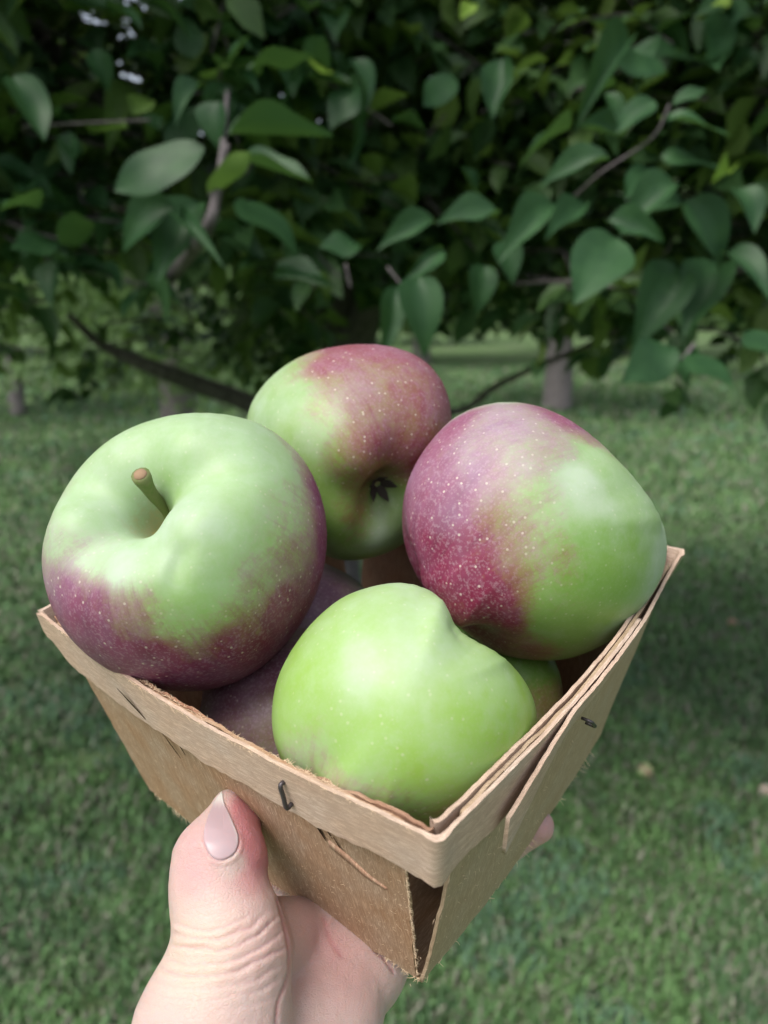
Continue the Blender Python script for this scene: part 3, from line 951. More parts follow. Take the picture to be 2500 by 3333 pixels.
wrist = np.array([-4.3, -15.5, -15.0]); fore = np.array([-6.0, -24.0, -9.0]); fore2 = np.array([-8.2, -36.0, 0.0])
CH = []   # (p0, r0, p1, r1, smoothing)
T0, T0b = cm(743, 2624, 19.85), cm(772, 2692, 19.75)
T1, T2, T3 = cm(742, 2680, 19.55), cm(719, 2795, 19.0), cm(697, 2890, 18.6)
T4, T5, T6 = cm(738, 3000, 18.3), cm(752, 3115, 18.0), cm(694, 3340, 17.5)
CH += [(T0, .37, T2, 1.05, .1), (T0, .37, T0b, .55, .15), (T0b, .55, T2, 1.04, .2), (T1, .60, T2, 1.08, .2), (T2, 1.10, T3, .99, .3), (T3, .99, T4, 1.17, .3), (T4, 1.17, T5, 1.36, .4), (T5, 1.36, T6, 1.64, .3), (T6, 1.64, wrist + [-.1, 0, 0], 1.9, .6)]
Q0, Q1, Q2, Q3 = cm(1010, 3050, 21.7), cm(1040, 3130, 21.2), cm(1168, 3152, 21.3), cm(1062, 3335, 19.8)
CH += [(Q1, 1.35, Q2, 1.0, .5), (Q2, 1.0, Q3, 1.2, .6), (Q3, 1.2, wrist + [1.2, -.3, 0], 1.7, .8), (Q1, 1.35, cm(900, 3400, 19.3), 1.7, .8), (cm(900, 3400, 19.3), 1.7, wrist, 2.1, .8)]
CH += [(Q0, 1.05, T5 + np.array([.3, -.3, -1.0]), 1.1, .25)]
CH += [(wrist, 2.3, fore, 2.7, 1.), (fore, 2.7, fore2, 3.6, 1.)]
FING = {
    'index': ([(6.6, .6, -8.9), (7.4, 3.4, -8.75), (8.4, 6.8, -8.3), (8.7, 9.0, -8.25), (8.8, 10.6, -8.1)], [1.1, .95, .85, .75, .62]),
    'middle': ([(5.3, .8, -9.0), (5.8, 3.8, -8.8), (6.4, 7.6, -8.35), (6.5, 10.0, -8.25), (6.4, 11.8, -8.1)], [1.1, .95, .85, .78, .64]),
    'ring': ([(4.3, 1.2, -8.9), (4.4, 3.9, -8.7), (4.4, 7.2, -8.3), (4.2, 9.4, -8.2), (4.1, 10.9, -8.05)], [1.05, .92, .82, .74, .6]),
    'little': ([(3.4, 1.4, -8.5), (3.1, 3.6, -8.4), (2.8, 5.6, -8.15), (2.0, 7.0, -7.9), (1.25, 7.5, -7.25)], [1.0, .80, .72, .62, .50]),
}
for nm, (pts, rs) in FING.items():
    pts = [bcm(*p_) for p_ in pts]
    for k in range(4):
        CH.append((pts[k], rs[k], pts[k + 1], rs[k + 1], .12 if k else .4))
    CH.append((Q1 * .5 + Q2 * .5, 1.1, pts[0], rs[0], .5))


def sdf(p):
    """cm, camera axes"""
    d = None
    for (a, ra, b, rb, k) in CH:
        ab = b - a
        t = np.clip(((p - a) @ ab) / (ab @ ab), 0, 1)
        q = p - a - t[..., None] * ab
        di = np.sqrt((q * q).sum(-1)) - (ra + (rb - ra) * t)
        if d is None: d = di
        else:
            h = np.clip(.5 + .5 * (d - di) / k, 0, 1)
            d = d + (di - d) * h - k * h * (1 - h)
    return d


def carve(p):
    """shape details: flattened thumb top, dimple under the knuckle"""
    return sdf(p)


def hand_mesh(h=.05):
    allp = np.array([c[0] for c in CH] + [c[2] for c in CH])
    lo = allp.min(0) - 4.5; hi = allp.max(0) + 4.5
    B = 10
    nb = np.ceil((hi - lo) / (h * B)).astype(int)
    # coarse block test
    c = [lo[a] + (np.arange(nb[a]) + .5) * h * B for a in range(3)]
    G = np.stack(np.meshgrid(*c, indexing='ij'), -1)
    d = sdf(G.reshape(-1, 3)).reshape(nb)
    rad = h * B * .5 * 1.75 + .35
    act = np.argwhere(np.abs(d) < rad)
    vid = {}
    V, cellkeys = [], []
    loc = np.stack(np.meshgrid(*[np.arange(B + 1)] * 3, indexing='ij'), -1)
    Q = []
    cells_all, verts_all, signs = [], [], []
    # evaluate all active blocks at once
    base = act * B
    pts = lo + (base[:, None, None, None, :] + loc[None]) * h
    val = np.concatenate([sdf(ch) for ch in np.array_split(pts, max(1, len(pts) // 60))])
    corners = [(i, j, k) for i in (0, 1) for j in (0, 1) for k in (0, 1)]
    cv = np.stack([val[:, i:i + B, j:j + B, k:k + B] for i, j, k in corners], -1)
    ins = cv < 0
    m_ = ins.any(-1) & ~ins.all(-1)
    idx = np.argwhere(m_)
    cvs = cv[m_]
    cell = base[idx[:, 0]] + idx[:, 1:]
    acc = np.zeros((len(cell), 3)); cnt = np.zeros(len(cell))
    for a in range(8):
        for b in range(a + 1, 8):
            ca, cb = np.array(corners[a]), np.array(corners[b])
            if np.abs(ca - cb).sum() != 1: continue
            x = (cvs[:, a] < 0) != (cvs[:, b] < 0)
            t = np.where(x, cvs[:, a] / (cvs[:, a] - cvs[:, b] + 1e-12), 0)
            acc += (ca + (cb - ca) * t[:, None]) * x[:, None]; cnt += x
    vert = lo + (cell + acc / cnt[:, None]) * h
    tot = nb * B + 2
    key = (cell[:, 0] * tot[1] + cell[:, 1]) * tot[2] + cell[:, 2]
    order = np.argsort(key); ks = key[order]
    def find(c_):
        kk = (c_[:, 0] * tot[1] + c_[:, 1]) * tot[2] + c_[:, 2]
        pos = np.clip(np.searchsorted(ks, kk), 0, len(ks) - 1)
        return np.where(ks[pos] == kk, order[pos], -1)
    faces = []
    for ax in range(3):
        e1 = np.zeros(3, int); e1[(ax + 1) % 3] = 1
        e2 = np.zeros(3, int); e2[(ax + 2) % 3] = 1
        ci = corners.index(tuple(int(a == ax) for a in range(3)))
        s0 = cvs[:, 0] < 0; s1 = cvs[:, ci] < 0
        x = s0 != s1
        cc = cell[x]
        quad = np.stack([find(cc - e1 - e2), find(cc - e2), find(cc), find(cc - e1)], -1)
        flip = s0[x]
        ok = (quad >= 0).all(1)
        quad = np.where(flip[:, None], quad, quad[:, ::-1])[ok]
        faces.append(quad)
    F = np.concatenate(faces)
    # Newton projection on the surface
    for _ in range(2):
        v0 = sdf(vert); e = .02
        g = np.stack([sdf(vert + np.eye(3)[a] * e) - v0 for a in range(3)], -1) / e
        g /= np.linalg.norm(g, axis=1, keepdims=True)
        vert = vert - g * v0[:, None] * .9
    return vert, F, g


HV, HF, HN = hand_mesh()
px_ = topx(HV)
front = (HN * (-HV / np.linalg.norm(HV, axis=1, keepdims=True))).sum(1)
# thumb base skin folds (real relief): arcs around a point below the knuckle
ctr = np.array([668, 2835.])
dx, dy = px_[:, 0] - ctr[0], px_[:, 1] - ctr[1]
dist = np.hypot(dx * .92, dy) + 9 * vnoise(np.stack([px_[:, 0] / 55, px_[:, 1] / 55, px_[:, 0] * 0], -1), 51)
region = np.clip((px_[:, 1] - 2960) / 50, 0, 1) * np.clip((945 - px_[:, 0]) / 70, 0, 1) * np.clip((front - .1) / .4, 0, 1) * (HV[:, 2] > -20.5) * np.clip((3330 - px_[:, 1]) / 200, 0, 1)
fold = np.zeros(len(HV))
for rk, amp in ((150, .022), (190, .03), (222, .042), (262, .05), (300, .036), (338, .05), (378, .032), (415, .03), (455, .025)):
    jit = 5 * math.sin(rk * 1.7)
    fold -= amp * np.exp(-((dist - rk - jit) / 5.0) ** 2)
    fold += amp * .55 * np.exp(-((dist - rk - jit - 15) / 12.) ** 2)
HVd = HV + HN * (1.25 * fold * region * (.75 + .5 * vnoise(np.stack([px_[:, 0] / 40, px_[:, 1] / 16, px_[:, 0] * 0], -1), 55)))[:, None]
# long palm creases
def crease(pts, amp, w):
    global HVd
    pts = smooth_path(pts, 60)
    d = np.min(np.linalg.norm(px_[:, None, :] - pts[None], axis=2), axis=1)
    g = np.exp(-(d / w) ** 2) * (front > .05) * (HV[:, 2] > -24)
    HVd = HVd - HN * (g * amp)[:, None]
    return g
near = (px_[:, 1] > 2500) & (px_[:, 1] < 3450)
cr = crease([(905, 2925), (925, 3000), (942, 3090), (938, 3180), (905, 3270), (900, 3380)], .05, 6)
cr2 = crease([(1215, 3090), (1250, 3120), (1282, 3165)], .05, 5)
cr3 = crease([(1055, 2990), (1075, 3060), (1110, 3110)], .015, 9)
NO = np.array(Z([(745, 404), (757, 520), (792, 610), (826, 690), (866, 790), (903, 890), (915, 965), (903, 1035), (868, 1098), (800, 1146), (722, 1168), (640, 1140), (585, 1070),
                       (548, 980), (540, 890), (552, 790), (585, 690), (630, 590), (680, 490), (745, 404)], 500, 2450, 3.318))
NP = smooth_path(NO, 160)
nl_ = (np.abs(px_[:, 0] - 735) < 120) & (np.abs(px_[:, 1] - 2690) < 190) & (front > 0)
dn = np.full(len(HV), 99.); dn[nl_] = np.min(np.linalg.norm(px_[nl_][:, None] - NP[None], axis=2), axis=1)
inn_ = np.zeros(len(HV), bool)
cnt_ = np.zeros(nl_.sum(), int); q0 = px_[nl_]
for a_i in range(len(NP) - 1):
    (x1, y1), (x2, y2) = NP[a_i], NP[a_i + 1]
    hit = ((y1 > q0[:, 1]) != (y2 > q0[:, 1])) & (q0[:, 0] < (x2 - x1) * (q0[:, 1] - y1) / (y2 - y1 + 1e-9) + x1)
    cnt_ += hit
inn_[nl_] = cnt_ % 2 == 1
low_part = np.clip((px_[:, 1] - 2690) / 80, 0, 1) * .75
HVd += HN * (np.where(inn_, -.03 * np.clip(dn / 8, 0, 1), .05 * np.exp(-((dn - 9) / 8) ** 2) * low_part))[:, None]
HVd += HN * (.012 * vnoise(HV * 2.2, 52) + .006 * vnoise(HV * 6, 53))[:, None]
# skin tones as the skin has them
def blob(x, y, r): return np.exp(-(((px_[:, 0] - x) ** 2 + (px_[:, 1] - y) ** 2) / r ** 2)) * (front > -.3)
red = 1.1 * blob(825, 2700, 75) + 1.0 * blob(850, 2790, 60) + .5 * blob(815, 2870, 60) + 1.0 * blob(785, 2630, 45) + .35 * blob(640, 2760, 90) + .3 * blob(620, 2870, 70)
red += .32 * blob(1130, 3150, 170) + .25 * blob(1000, 3020, 120) + .5 * (cr + cr2) + .3 * cr3
red -= .75 * blob(775, 2805, 26) + .5 * blob(745, 2835, 24)
red += .5 * np.clip(-fold * region * 14, 0, 1)
tipb = bcm(1.12, 7.5, -7.2)
red += .5 * np.exp(-(np.linalg.norm(HV - tipb, axis=1) / 1.3) ** 2)
red = np.clip(red + .08 * vnoise(HV * 1.3, 54), 0, 1)
yel = np.clip(1.0 * blob(640, 3080, 140) + .6 * blob(620, 3230, 120), 0, 1)
m = M('skin')
sepc = m.n('ShaderNodeSeparateColor'); m.l(m.attr('tint').outputs['Color'], sepc.inputs[0])
ob = tc_obj(m)
c = m.mix(sepc.outputs[1], (.74, .545, .50), (.76, .60, .50))
c = m.mix(sepc.outputs[0], c, (.66, .27, .29))
mot = m.noise(ob, 260, 4, .6)
c = m.mix(m.math('MULTIPLY', m.ramp(mot, .5, .7), .15), c, (.68, .42, .40))
vk = m.n('ShaderNodeTexVoronoi', i_Scale=900.0, feature='DISTANCE_TO_EDGE'); m.l(m.scale(ob, (1, 1, 1.8)), vk.inputs['Vector'])
nrm = m.bump(m.ramp(vk.outputs['Distance'], 0, .12), .35, .0003)
nrm = m.bump(m.noise(m.scale(ob, (1, 1, 3)), 300, 5, .7, .8), .35, .0006, nrm)
nrm = m.bump(m.noise(ob, 1500, 3), .12, .0003, nrm)
m.b.inputs['Subsurface Radius'].default_value = (1.0, .35, .2)
m.b.inputs['Subsurface Scale'].default_value = .004
skin = m.set(k=.70, Base_Color=c, Roughness=.48, Specular_IOR_Level=.4, Subsurface_Weight=.5, Normal=nrm)
tc = np.stack([red, yel, red * 0, red * 0 + 1], -1)
hand = obj_world('hand', c2w(HVd / 100), HF, skin, origin=c2w(wrist / 100), attrs={'tint': ('FLOAT_COLOR', tc)})
props(hand, 'bare left hand holding the basket from below, thumb against its left side', 'hand')

# thumbnail: a curved plate lying on the thumb
nz = 3.3180
nail_out = np.array(Z([(745, 404), (757, 520), (792, 610), (826, 690), (866, 790), (903, 890), (915, 965), (903, 1035), (868, 1098), (800, 1146), (722, 1168), (640, 1140), (585, 1070),
                       (548, 980), (540, 890), (552, 790), (585, 690), (630, 590), (680, 490)], 500, 2450, nz))
n_o = np.concatenate([nail_out, nail_out[:1]])
n_o = smooth_path(n_o, 97)[:-1]
cn = np.array([727., 2710.])
rings = np.array([0, .2, .4, .6, .75, .87, .95, 1.0])
pp = cn + (n_o[None] - cn) * rings[1:, None, None]
pp = np.concatenate([cn[None], pp.reshape(-1, 2)])
def hit_surface(pp, d0=17.0):
    r_ = np.stack([(pp[:, 0] - CX) / FPX, -(pp[:, 1] - CY) / FPX, -np.ones(len(pp))], -1)
    r_ /= np.linalg.norm(r_, axis=1, keepdims=True)
    t = np.full(len(pp), d0)
    for _ in range(60):
        dd = sdf(r_ * t[:, None]); t = t + np.clip(dd, -.5, .5) * .8
        t = np.minimum(t, 23)
    p = r_ * t[:, None]
    e = .02; v0 = sdf(p)
    g = np.stack([sdf(p + np.eye(3)[a] * e) - v0 for a in range(3)], -1) / e
    g /= np.linalg.norm(g, axis=1, keepdims=True)
    return p, g
p_, g_ = hit_surface(pp)
rr = np.concatenate([[0], np.repeat(rings[1:], 96)])
lift = .045 - .015 * (1 - rr ** 2)
# free edge towards the tip and right side stands a little proud
edge_r = np.clip((pp[:, 0] - 735) / 50, 0, 1) * np.clip((2760 - pp[:, 1]) / 60, 0, 1)
lift = np.where(rr > .99, -.03, lift) + .03 * edge_r
nv = p_ + g_ * lift[:, None]
k = np.arange(96); k2 = (k + 1) % 96
Fq = np.concatenate([np.stack([1 + a * 96 + k, 1 + a * 96 + k2, 1 + (a + 1) * 96 + k2, 1 + (a + 1) * 96 + k], -1) for a in range(len(rings) - 2)])
F3 = np.stack([np.zeros(96, int), 1 + k2, 1 + k], -1)
white = np.clip(edge_r * np.clip((rr - .80) / .1, 0, 1) + np.clip((2630 - pp[:, 1]) / 25, 0, 1), 0, 1)
m = M('nail')
sepc = m.n('ShaderNodeSeparateColor'); m.l(m.attr('tint').outputs['Color'], sepc.inputs[0])
c = m.mix(sepc.outputs[0], (.64, .47, .50), (.86, .82, .76))
m.b.inputs['Subsurface Radius'].default_value = (1.0, .4, .3)
m.b.inputs['Subsurface Scale'].default_value = .002
nail_m = m.set(k=.64, Base_Color=c, Roughness=.36, Specular_IOR_Level=.5, Subsurface_Weight=.3)
nail = obj_world('thumbnail', c2w(nv / 100), [Fq, F3], nail_m, parent=hand, attrs={'tint': ('FLOAT_COLOR', np.stack([white, white, white, white * 0 + 1], -1))})

# ================================================================== LEAVES
def mat_leaf(name, dark, light, under, use_attr=True, gloss=.5):
    m = M(name)
    geo = m.n('ShaderNodeNewGeometry')
    v = geo.outputs['Position']
    rnd = m.n('ShaderNodeObjectInfo').outputs['Random']
    if use_attr: rnd = m.attr('rnd').outputs['Fac']
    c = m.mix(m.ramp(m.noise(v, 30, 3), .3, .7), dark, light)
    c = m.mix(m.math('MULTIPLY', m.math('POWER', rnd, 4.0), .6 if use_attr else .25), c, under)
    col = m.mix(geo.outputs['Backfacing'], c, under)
    tr = m.n('ShaderNodeBsdfTranslucent'); m.l(m.mix(.5, col, (.10, .20, .02)), tr.inputs[0])
    ms = m.n('ShaderNodeMixShader', i_0=.28)
    m.set(Base_Color=col, Roughness=gloss, Specular_IOR_Level=.32)
    m.l(m.b.outputs[0], ms.inputs[1]); m.l(tr.outputs[0], ms.inputs[2]); m.l(ms.outputs[0], m.out.inputs[0])
    return m.m


leaf_mat = mat_leaf('apple_leaf', (.018, .060, .022), (.036, .098, .034), (.045, .11, .040), use_attr=False)
leaf_mat_backlit = mat_leaf('apple_leaf_backlit', (.16, .27, .03), (.20, .33, .05), (.15, .25, .06), use_attr=False)  # bright yellow-green: light coming through backlit leaves, put into the colour
leaf_mat_olive = mat_leaf('apple_leaf_olive', (.05, .10, .018), (.085, .155, .028), (.085, .155, .035), use_attr=False)
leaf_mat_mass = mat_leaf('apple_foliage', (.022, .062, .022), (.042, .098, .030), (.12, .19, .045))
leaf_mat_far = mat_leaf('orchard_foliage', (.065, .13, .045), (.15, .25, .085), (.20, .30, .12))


def leaf_shape(nl=7, curl=.25, fold=.35, wav=.0, twist=0.0, seed=0, tooth=False):
    """unit leaf: base at 0, tip at +x=1, width 1 in y, normal +z. returns V,F (with quads)"""
    t = np.linspace(0, 1, nl)
    w = .5 * np.sin(np.pi * np.clip(t, 0, 1) ** .78) ** .85 * (1 - .25 * t ** 3)
    w[0] = .02; w[-1] = 0.004
    zc = -curl * t ** 2
    V = []
    for k in range(nl):
        wv = wav * math.sin(t[k] * 9 + seed)
        tw = twist * t[k]
        for sgn, f in ((-1, 1), (-1, .5), (0, 0), (1, .5), (1, 1)):
            y = sgn * w[k] * f
            z = zc[k] + abs(y) * fold + (wv * sgn * f * .5 if f else 0) - .25 * (abs(y) ** 2)
            V.append((t[k] - .15 * curl * t[k] ** 2, y * math.cos(tw), z + y * math.sin(tw)))
    V = np.array(V)
    i, j = np.meshgrid(np.arange(nl - 1), np.arange(4), indexing='ij')
    F = np.stack([i * 5 + j, (i + 1) * 5 + j, (i + 1) * 5 + j + 1, i * 5 + j + 1], -1).reshape(-1, 4)
    return V, F


def leaf_lo(curl, fold, tw):
    t = np.array([0, .3, .68, 1]); w = np.array([.02, .44, .40, .01])
    V = []
    for k in range(4):
        for s in (-1, 0, 1):
            y = s * w[k]
            V.append((t[k], y * math.cos(tw * t[k]), -curl * t[k] ** 2 + abs(y) * fold + y * math.sin(tw * t[k])))
    i, j = np.meshgrid(np.arange(3), np.arange(2), indexing='ij')
    F = np.stack([i * 3 + j, (i + 1) * 3 + j, (i + 1) * 3 + j + 1, i * 3 + j + 1], -1).reshape(-1, 4)
    return np.array(V), F


leaf_meshes = []
for k in range(8):
    r = random.Random(k)
    V, F = leaf_shape(15, r.uniform(-.1, .5), r.uniform(.1, .6), r.uniform(.02, .10), r.uniform(-.6, .6), k)
    leaf_meshes.append(mesh_np('leaf', V, F, mat=leaf_mat))
leaf_meshes_y = []
for k in (1, 4):
    me = leaf_meshes[k].copy(); me.materials.clear(); me.materials.append(leaf_mat_backlit); leaf_meshes_y.append(me)


leaf_meshes_o = []
for k in range(8):
    me = leaf_meshes[k].copy(); me.materials.clear(); me.materials.append(leaf_mat_olive); leaf_meshes_o.append(me)


def basis_leaf(base, tip, width, roll, facing=None):
    x = np.array(tip) - np.array(base); L = np.linalg.norm(x); x = x / L
    up = np.array([0, -.35, 1.0]) if facing is None else np.array(facing, float)
    z = up - x * (up @ x)
    if np.linalg.norm(z) < .15: z = np.array([0, -1, .2]) - x * (np.array([0, -1, .2]) @ x)
    z /= np.linalg.norm(z); y = np.cross(z, x)
    cr_, sr_ = math.cos(roll), math.sin(roll)
    y2 = y * cr_ + z * sr_; z2 = -y * sr_ + z * cr_
    Mx = Matrix(((x[0] * L, y2[0] * width, z2[0] * L, base[0]), (x[1] * L, y2[1] * width, z2[1] * L, base[1]), (x[2] * L, y2[2] * width, z2[2] * L, base[2]), (0, 0, 0, 1)))
    return Mx


# ================================================================== THE NEAR APPLE TREE
m = M('bark'); ob = m.n('ShaderNodeNewGeometry').outputs['Position']
bn = m.noise(m.scale(ob, (1, 1, .35)), 45, 5, .7, .6)
bk_c = m.mix(m.ramp(bn, .35, .7), (.055, .047, .048), (.16, .14, .145))
bark = m.set(Base_Color=bk_c, Roughness=.9, Normal=m.bump(bn, .6, .01))

tree = bpy.data.objects.new('apple_tree', None); COL.objects.link(tree)
TB = np.array([-.25, 3.1, 0.0])
tree.location = TB
props(tree, 'leafy apple tree whose low branches hang right behind the basket', 'tree')


def limb(name, pts, rads, parent, nseg=10, n=24, mat=None):
    path = smooth_path(pts, n); r_ = np.interp(np.linspace(0, 1, n), np.linspace(0, 1, len(rads)), rads)
    r_ = r_ * (1 + .06 * vnoise(path * 9, 61))
    V, F = tube(path, r_, nseg)
    return obj_world(name, V, F, mat or bark, parent=parent)


pp_ = lambda x, y, d: tuple(pw(x, y, d))
limb('trunk', [(-.25, 3.1, -.05), (-.24, 3.1, .5), (-.20, 3.12, .95), (-.12, 3.2, 1.5), (-.05, 3.3, 2.3)], [.17, .135, .12, .11, .08], tree, 16, 30)
limb('branch', [(-.22, 3.1, .80), pp_(860, 1345, 2.75), pp_(640, 1250, 2.45), pp_(480, 1190, 2.25), pp_(330, 1120, 2.2), pp_(220, 1020, 2.15)], [.06, .036, .030, .022, .014, .008], tree)
limb('branch', [(-.1, 3.2, 1.05), pp_(1480, 1340, 2.9), pp_(1600, 1265, 2.7), pp_(1720, 1205, 2.5), pp_(1900, 1130, 2.1), pp_(2200, 980, 1.8)], [.03, .015, .012, .010, .008, .006], tree)
limb('branch', [(-.1, 3.25, 1.7), pp_(500, 560, 2.3), pp_(330, 350, 1.6), pp_(190, 190, 1.45), pp_(75, 20, 1.38), pp_(20, -120, 1.34)], [.06, .034, .026, .016, .014, .012], tree)
limb('branch', [(-.15, 3.15, 1.3), pp_(1340, 760, 2.6), pp_(1400, 680, 2.35), pp_(1470, 575, 2.3), pp_(1500, 420, 2.3)], [.07, .052, .05, .035, .02], tree)
limb('branch', [(0, 3.3, 2.0), pp_(2150, 260, 2.4), pp_(2350, 150, 2.2), pp_(2560, 90, 2.0)], [.06, .05, .05, .04], tree)
limb('branch', [(-.02, 3.25, 1.75), pp_(1950, 930, 2.2), pp_(2200, 900, 1.9), pp_(2480, 870, 1.6)], [.03, .016, .013, .008], tree)
# spur twigs carrying the near clusters
limb('twig', [pp_(740, 300, 1.02), pp_(726, 480, 1.0), pp_(705, 640, 1.0), pp_(665, 760, 1.03), pp_(560, 900, 1.3)], [.003, .0045, .0065, .009, .011], tree, 8)
limb('twig', [pp_(740, 470, 1.0), pp_(690, 640, 1.0)], [.004, .006], tree, 6, 6)
limb('twig', [pp_(2180, 340, 1.1), pp_(2120, 450, 1.1), pp_(1960, 560, 1.12), pp_(1850, 660, 1.2)], [.0015, .0018, .0022, .003], tree, 6)
limb('twig', [pp_(2260, 1120, 1.1), pp_(2215, 1170, 1.1), pp_(2150, 1165, 1.15)], [.003, .003, .002], tree, 6)
limb('twig', [pp_(1262, 870, 1.12), pp_(1305, 925, 1.1)], [.0022, .0018], tree, 6, 6)
limb('twig', [pp_(1125, 860, 1.12), pp_(1140, 935, 1.1)], [.0022, .0018], tree, 6, 6)

z5 = lambda x, y: (x / s5, y / s5)
z6 = lambda x, y: (1250 + x / s5, y / s5)
HP = [  # base, tip, width(px of source), depth, roll, backlit
    (z5(60, 330), z5(190, 620), 130, .98, .3, 0), (z5(340, 20), z5(530, 80), 75, 1.15, .1, 1), (z5(400, 215), z5(480, 375), 80, 1.1, .1, 0), (z5(870, 370), z5(715, 440), 60, 1.0, -.3, 0),
    (z5(950, 440), z5(890, 612), 105, .98, .2, 0), (z5(990, 575), z5(1435, 600), 95, .98, .5, 0), (z5(1070, 300), z5(1355, 205), 70, 1.05, -.3, 0), (z5(960, 330), z5(1075, 140), 60, 1.1, .4, 0),
    (z5(880, 640), z5(480, 815), 150, 1.0, .0, 0), (z5(760, 900), z5(465, 985), 130, 1.02, .1, 0), (z5(900, 835), z5(1085, 645), 60, .95, .9, 1), (z5(1050, 690), z5(1350, 795), 100, .96, -.1, 0),
    (z5(1050, 860), z5(1290, 1100), 170, 1.05, .2, 0), (z5(160, 900), z5(0, 830), 90, 1.05, .1, 0), (z5(1190, 1150), z5(1400, 1190), 90, 1.15, .2, 0), (z5(1560, 1060), z5(1380, 1050), 110, 1.15, .2, 0),
    (z5(840, 250), z5(780, 60), 90, 1.15, .1, 0), (z5(680, 300), z5(560, 120), 80, 1.15, .3, 0), (z5(430, 230), z5(340, 70), 90, 1.2, .1, 0), (z5(700, 560), z5(560, 470), 80, 1.15, 0, 0),
    (z5(860, 880), z5(640, 1120), 140, 1.06, .1, 0), (z5(400, 640), z5(200, 720), 80, 1.2, 0, 0), (z5(600, 400), z5(420, 540), 80, 1.2, .2, 0), (z5(300, 690), z5(100, 760), 80, 1.25, 0, 0),
    (z5(1180, 1190), z5(1460, 1250), 60, 1.2, .3, 0), (z5(780, 940), z5(870, 1010), 60, 1.0, .3, 0), (z5(-30, 60), z5(60, 290), 110, 1.1, .3, 0),
    (z6(1210, 290), z6(1010, 262), 90, 1.08, .1, 0), (z6(1070, 180), z6(855, 335), 75, 1.1, .1, 0), (z6(1165, 435), z6(1000, 570), 85, 1.08, -.1, 0), (z6(1230, 500), z6(1505, 560), 110, 1.05, -.2, 0),
    (z6(1250, 455), z6(1400, 380), 55, 1.12, 0, 0), (z6(800, 560), z6(605, 605), 55, 1.12, .1, 0), (z6(975, 690), z6(650, 715), 80, 1.05, .0, 0), (z6(1030, 590), z6(830, 550), 60, 1.12, 0, 0),
    (z6(735, 890), z6(515, 1005), 100, 1.05, .1, 0), (z6(880, 880), z6(695, 1040), 75, 1.05, .2, 0), (z6(1200, 670), z6(1525, 730), 110, 1.06, -.1, 0), (z6(960, 960), z6(1225, 985), 75, 1.02, .2, 0),
    (z6(1260, 800), z6(1020, 900), 100, 1.06, 0, 0), (z6(1000, 1030), z6(820, 1305), 180, 1.0, .1, 0), (z6(1300, 870), z6(1540, 1140), 170, 1.1, .3, 0), (z6(150, 1200), z6(175, 1490), 135, 1.05, .2, 0),
    (z6(60, 1240), z6(5, 1500), 80, 1.05, -.3, 0), (z6(250, 1070), z6(100, 1220), 50, 1.1, .8, 0), (z6(220, 960), z6(-20, 990), 75, 1.12, .1, 0), (z6(500, 920), z6(230, 970), 90, 1.12, .1, 0),
    (z6(1250, 1500), z6(1035, 1630), 130, 1.02, .1, 0), (z6(1310, 1530), z6(1535, 1690), 130, 1.02, 0, 0), (z6(1320, 1540), z6(1310, 1680), 80, 1.08, .5, 0), (z6(1570, 1430), z6(1690, 1540), 130, 1.05, 0, 0),
    (z6(1480, 1100), z6(1680, 1180), 120, 1.1, .1, 0), (z6(1300, 1180), z6(1080, 1400), 160, 1.15, .2, 0), (z6(1450, 1150), z6(1300, 1330), 150, 1.18, .2, 0), (z6(1050, 300), z6(1200, 130), 90, 1.2, .2, 0),
    (z6(520, 250), z6(470, 520), 90, 1.3, .2, 0), (z6(300, 330), z6(170, 450), 90, 1.3, .1, 0), (z6(1480, 60), z6(1400, 250), 110, 1.25, .2, 0), (z6(400, 850), z6(330, 720), 70, 1.3, .3, 0),
    (z6(1530, 820), z6(1640, 930), 110, 1.15, .1, 0), (z6(1500, 740), z6(1410, 800), 40, 1.05, .1, 1), (z6(520, 1040), z6(560, 1190), 90, 1.2, .2, 0), (z6(440, 1150), z6(400, 1330), 90, 1.25, .2, 0),
    (z6(390, 20), z6(330, 90), 50, 1.3, .1, 1), (z6(1150, 740), z6(1040, 850), 90, 1.12, 0, 0), (z6(1290, 900), z6(1080, 830), 90, 1.1, 0, 0),
]
leaf_count = 0


def put_leaf(mat4, backlit=False, k=None):
    global leaf_count
    olive = random.random() < (.30 if mat4.translation.x < -.12 and mat4.translation.z > 1.72 else 0)
    me = random.choice(leaf_meshes_y if backlit else (leaf_meshes_o if olive else leaf_meshes))
    o = bpy.data.objects.new('leaf', me); COL.objects.link(o)
    o.parent = tree
    o.matrix_local = Matrix.Translation(-tree.location) @ mat4
    leaf_count += 1


for (b_, t_, w_, d_, roll, yg) in HP:
    bb, tt = pw(*b_, d_ + random.uniform(0, .05)), pw(*t_, d_ - random.uniform(-.02, .05))
    L_ = np.linalg.norm(tt - bb)
    fac = np.array([random.uniform(-.2, .2), -.75, .85])
    put_leaf(basis_leaf(bb, tt, w_ / FPX * d_ * 1.12, roll * random.choice((-1, 1)), fac), yg)

# random foliage: twigs of leaves through the crown's volume
NT = 7000
def front_y(x, z):
    f = 1.22 + .30 * vnoise(np.stack([x * 2.3, z * 2.3, x * 0], -1), 71) + .55 * np.exp(-((x - .1) / .3) ** 2) + .10 * np.abs(x)
    return f


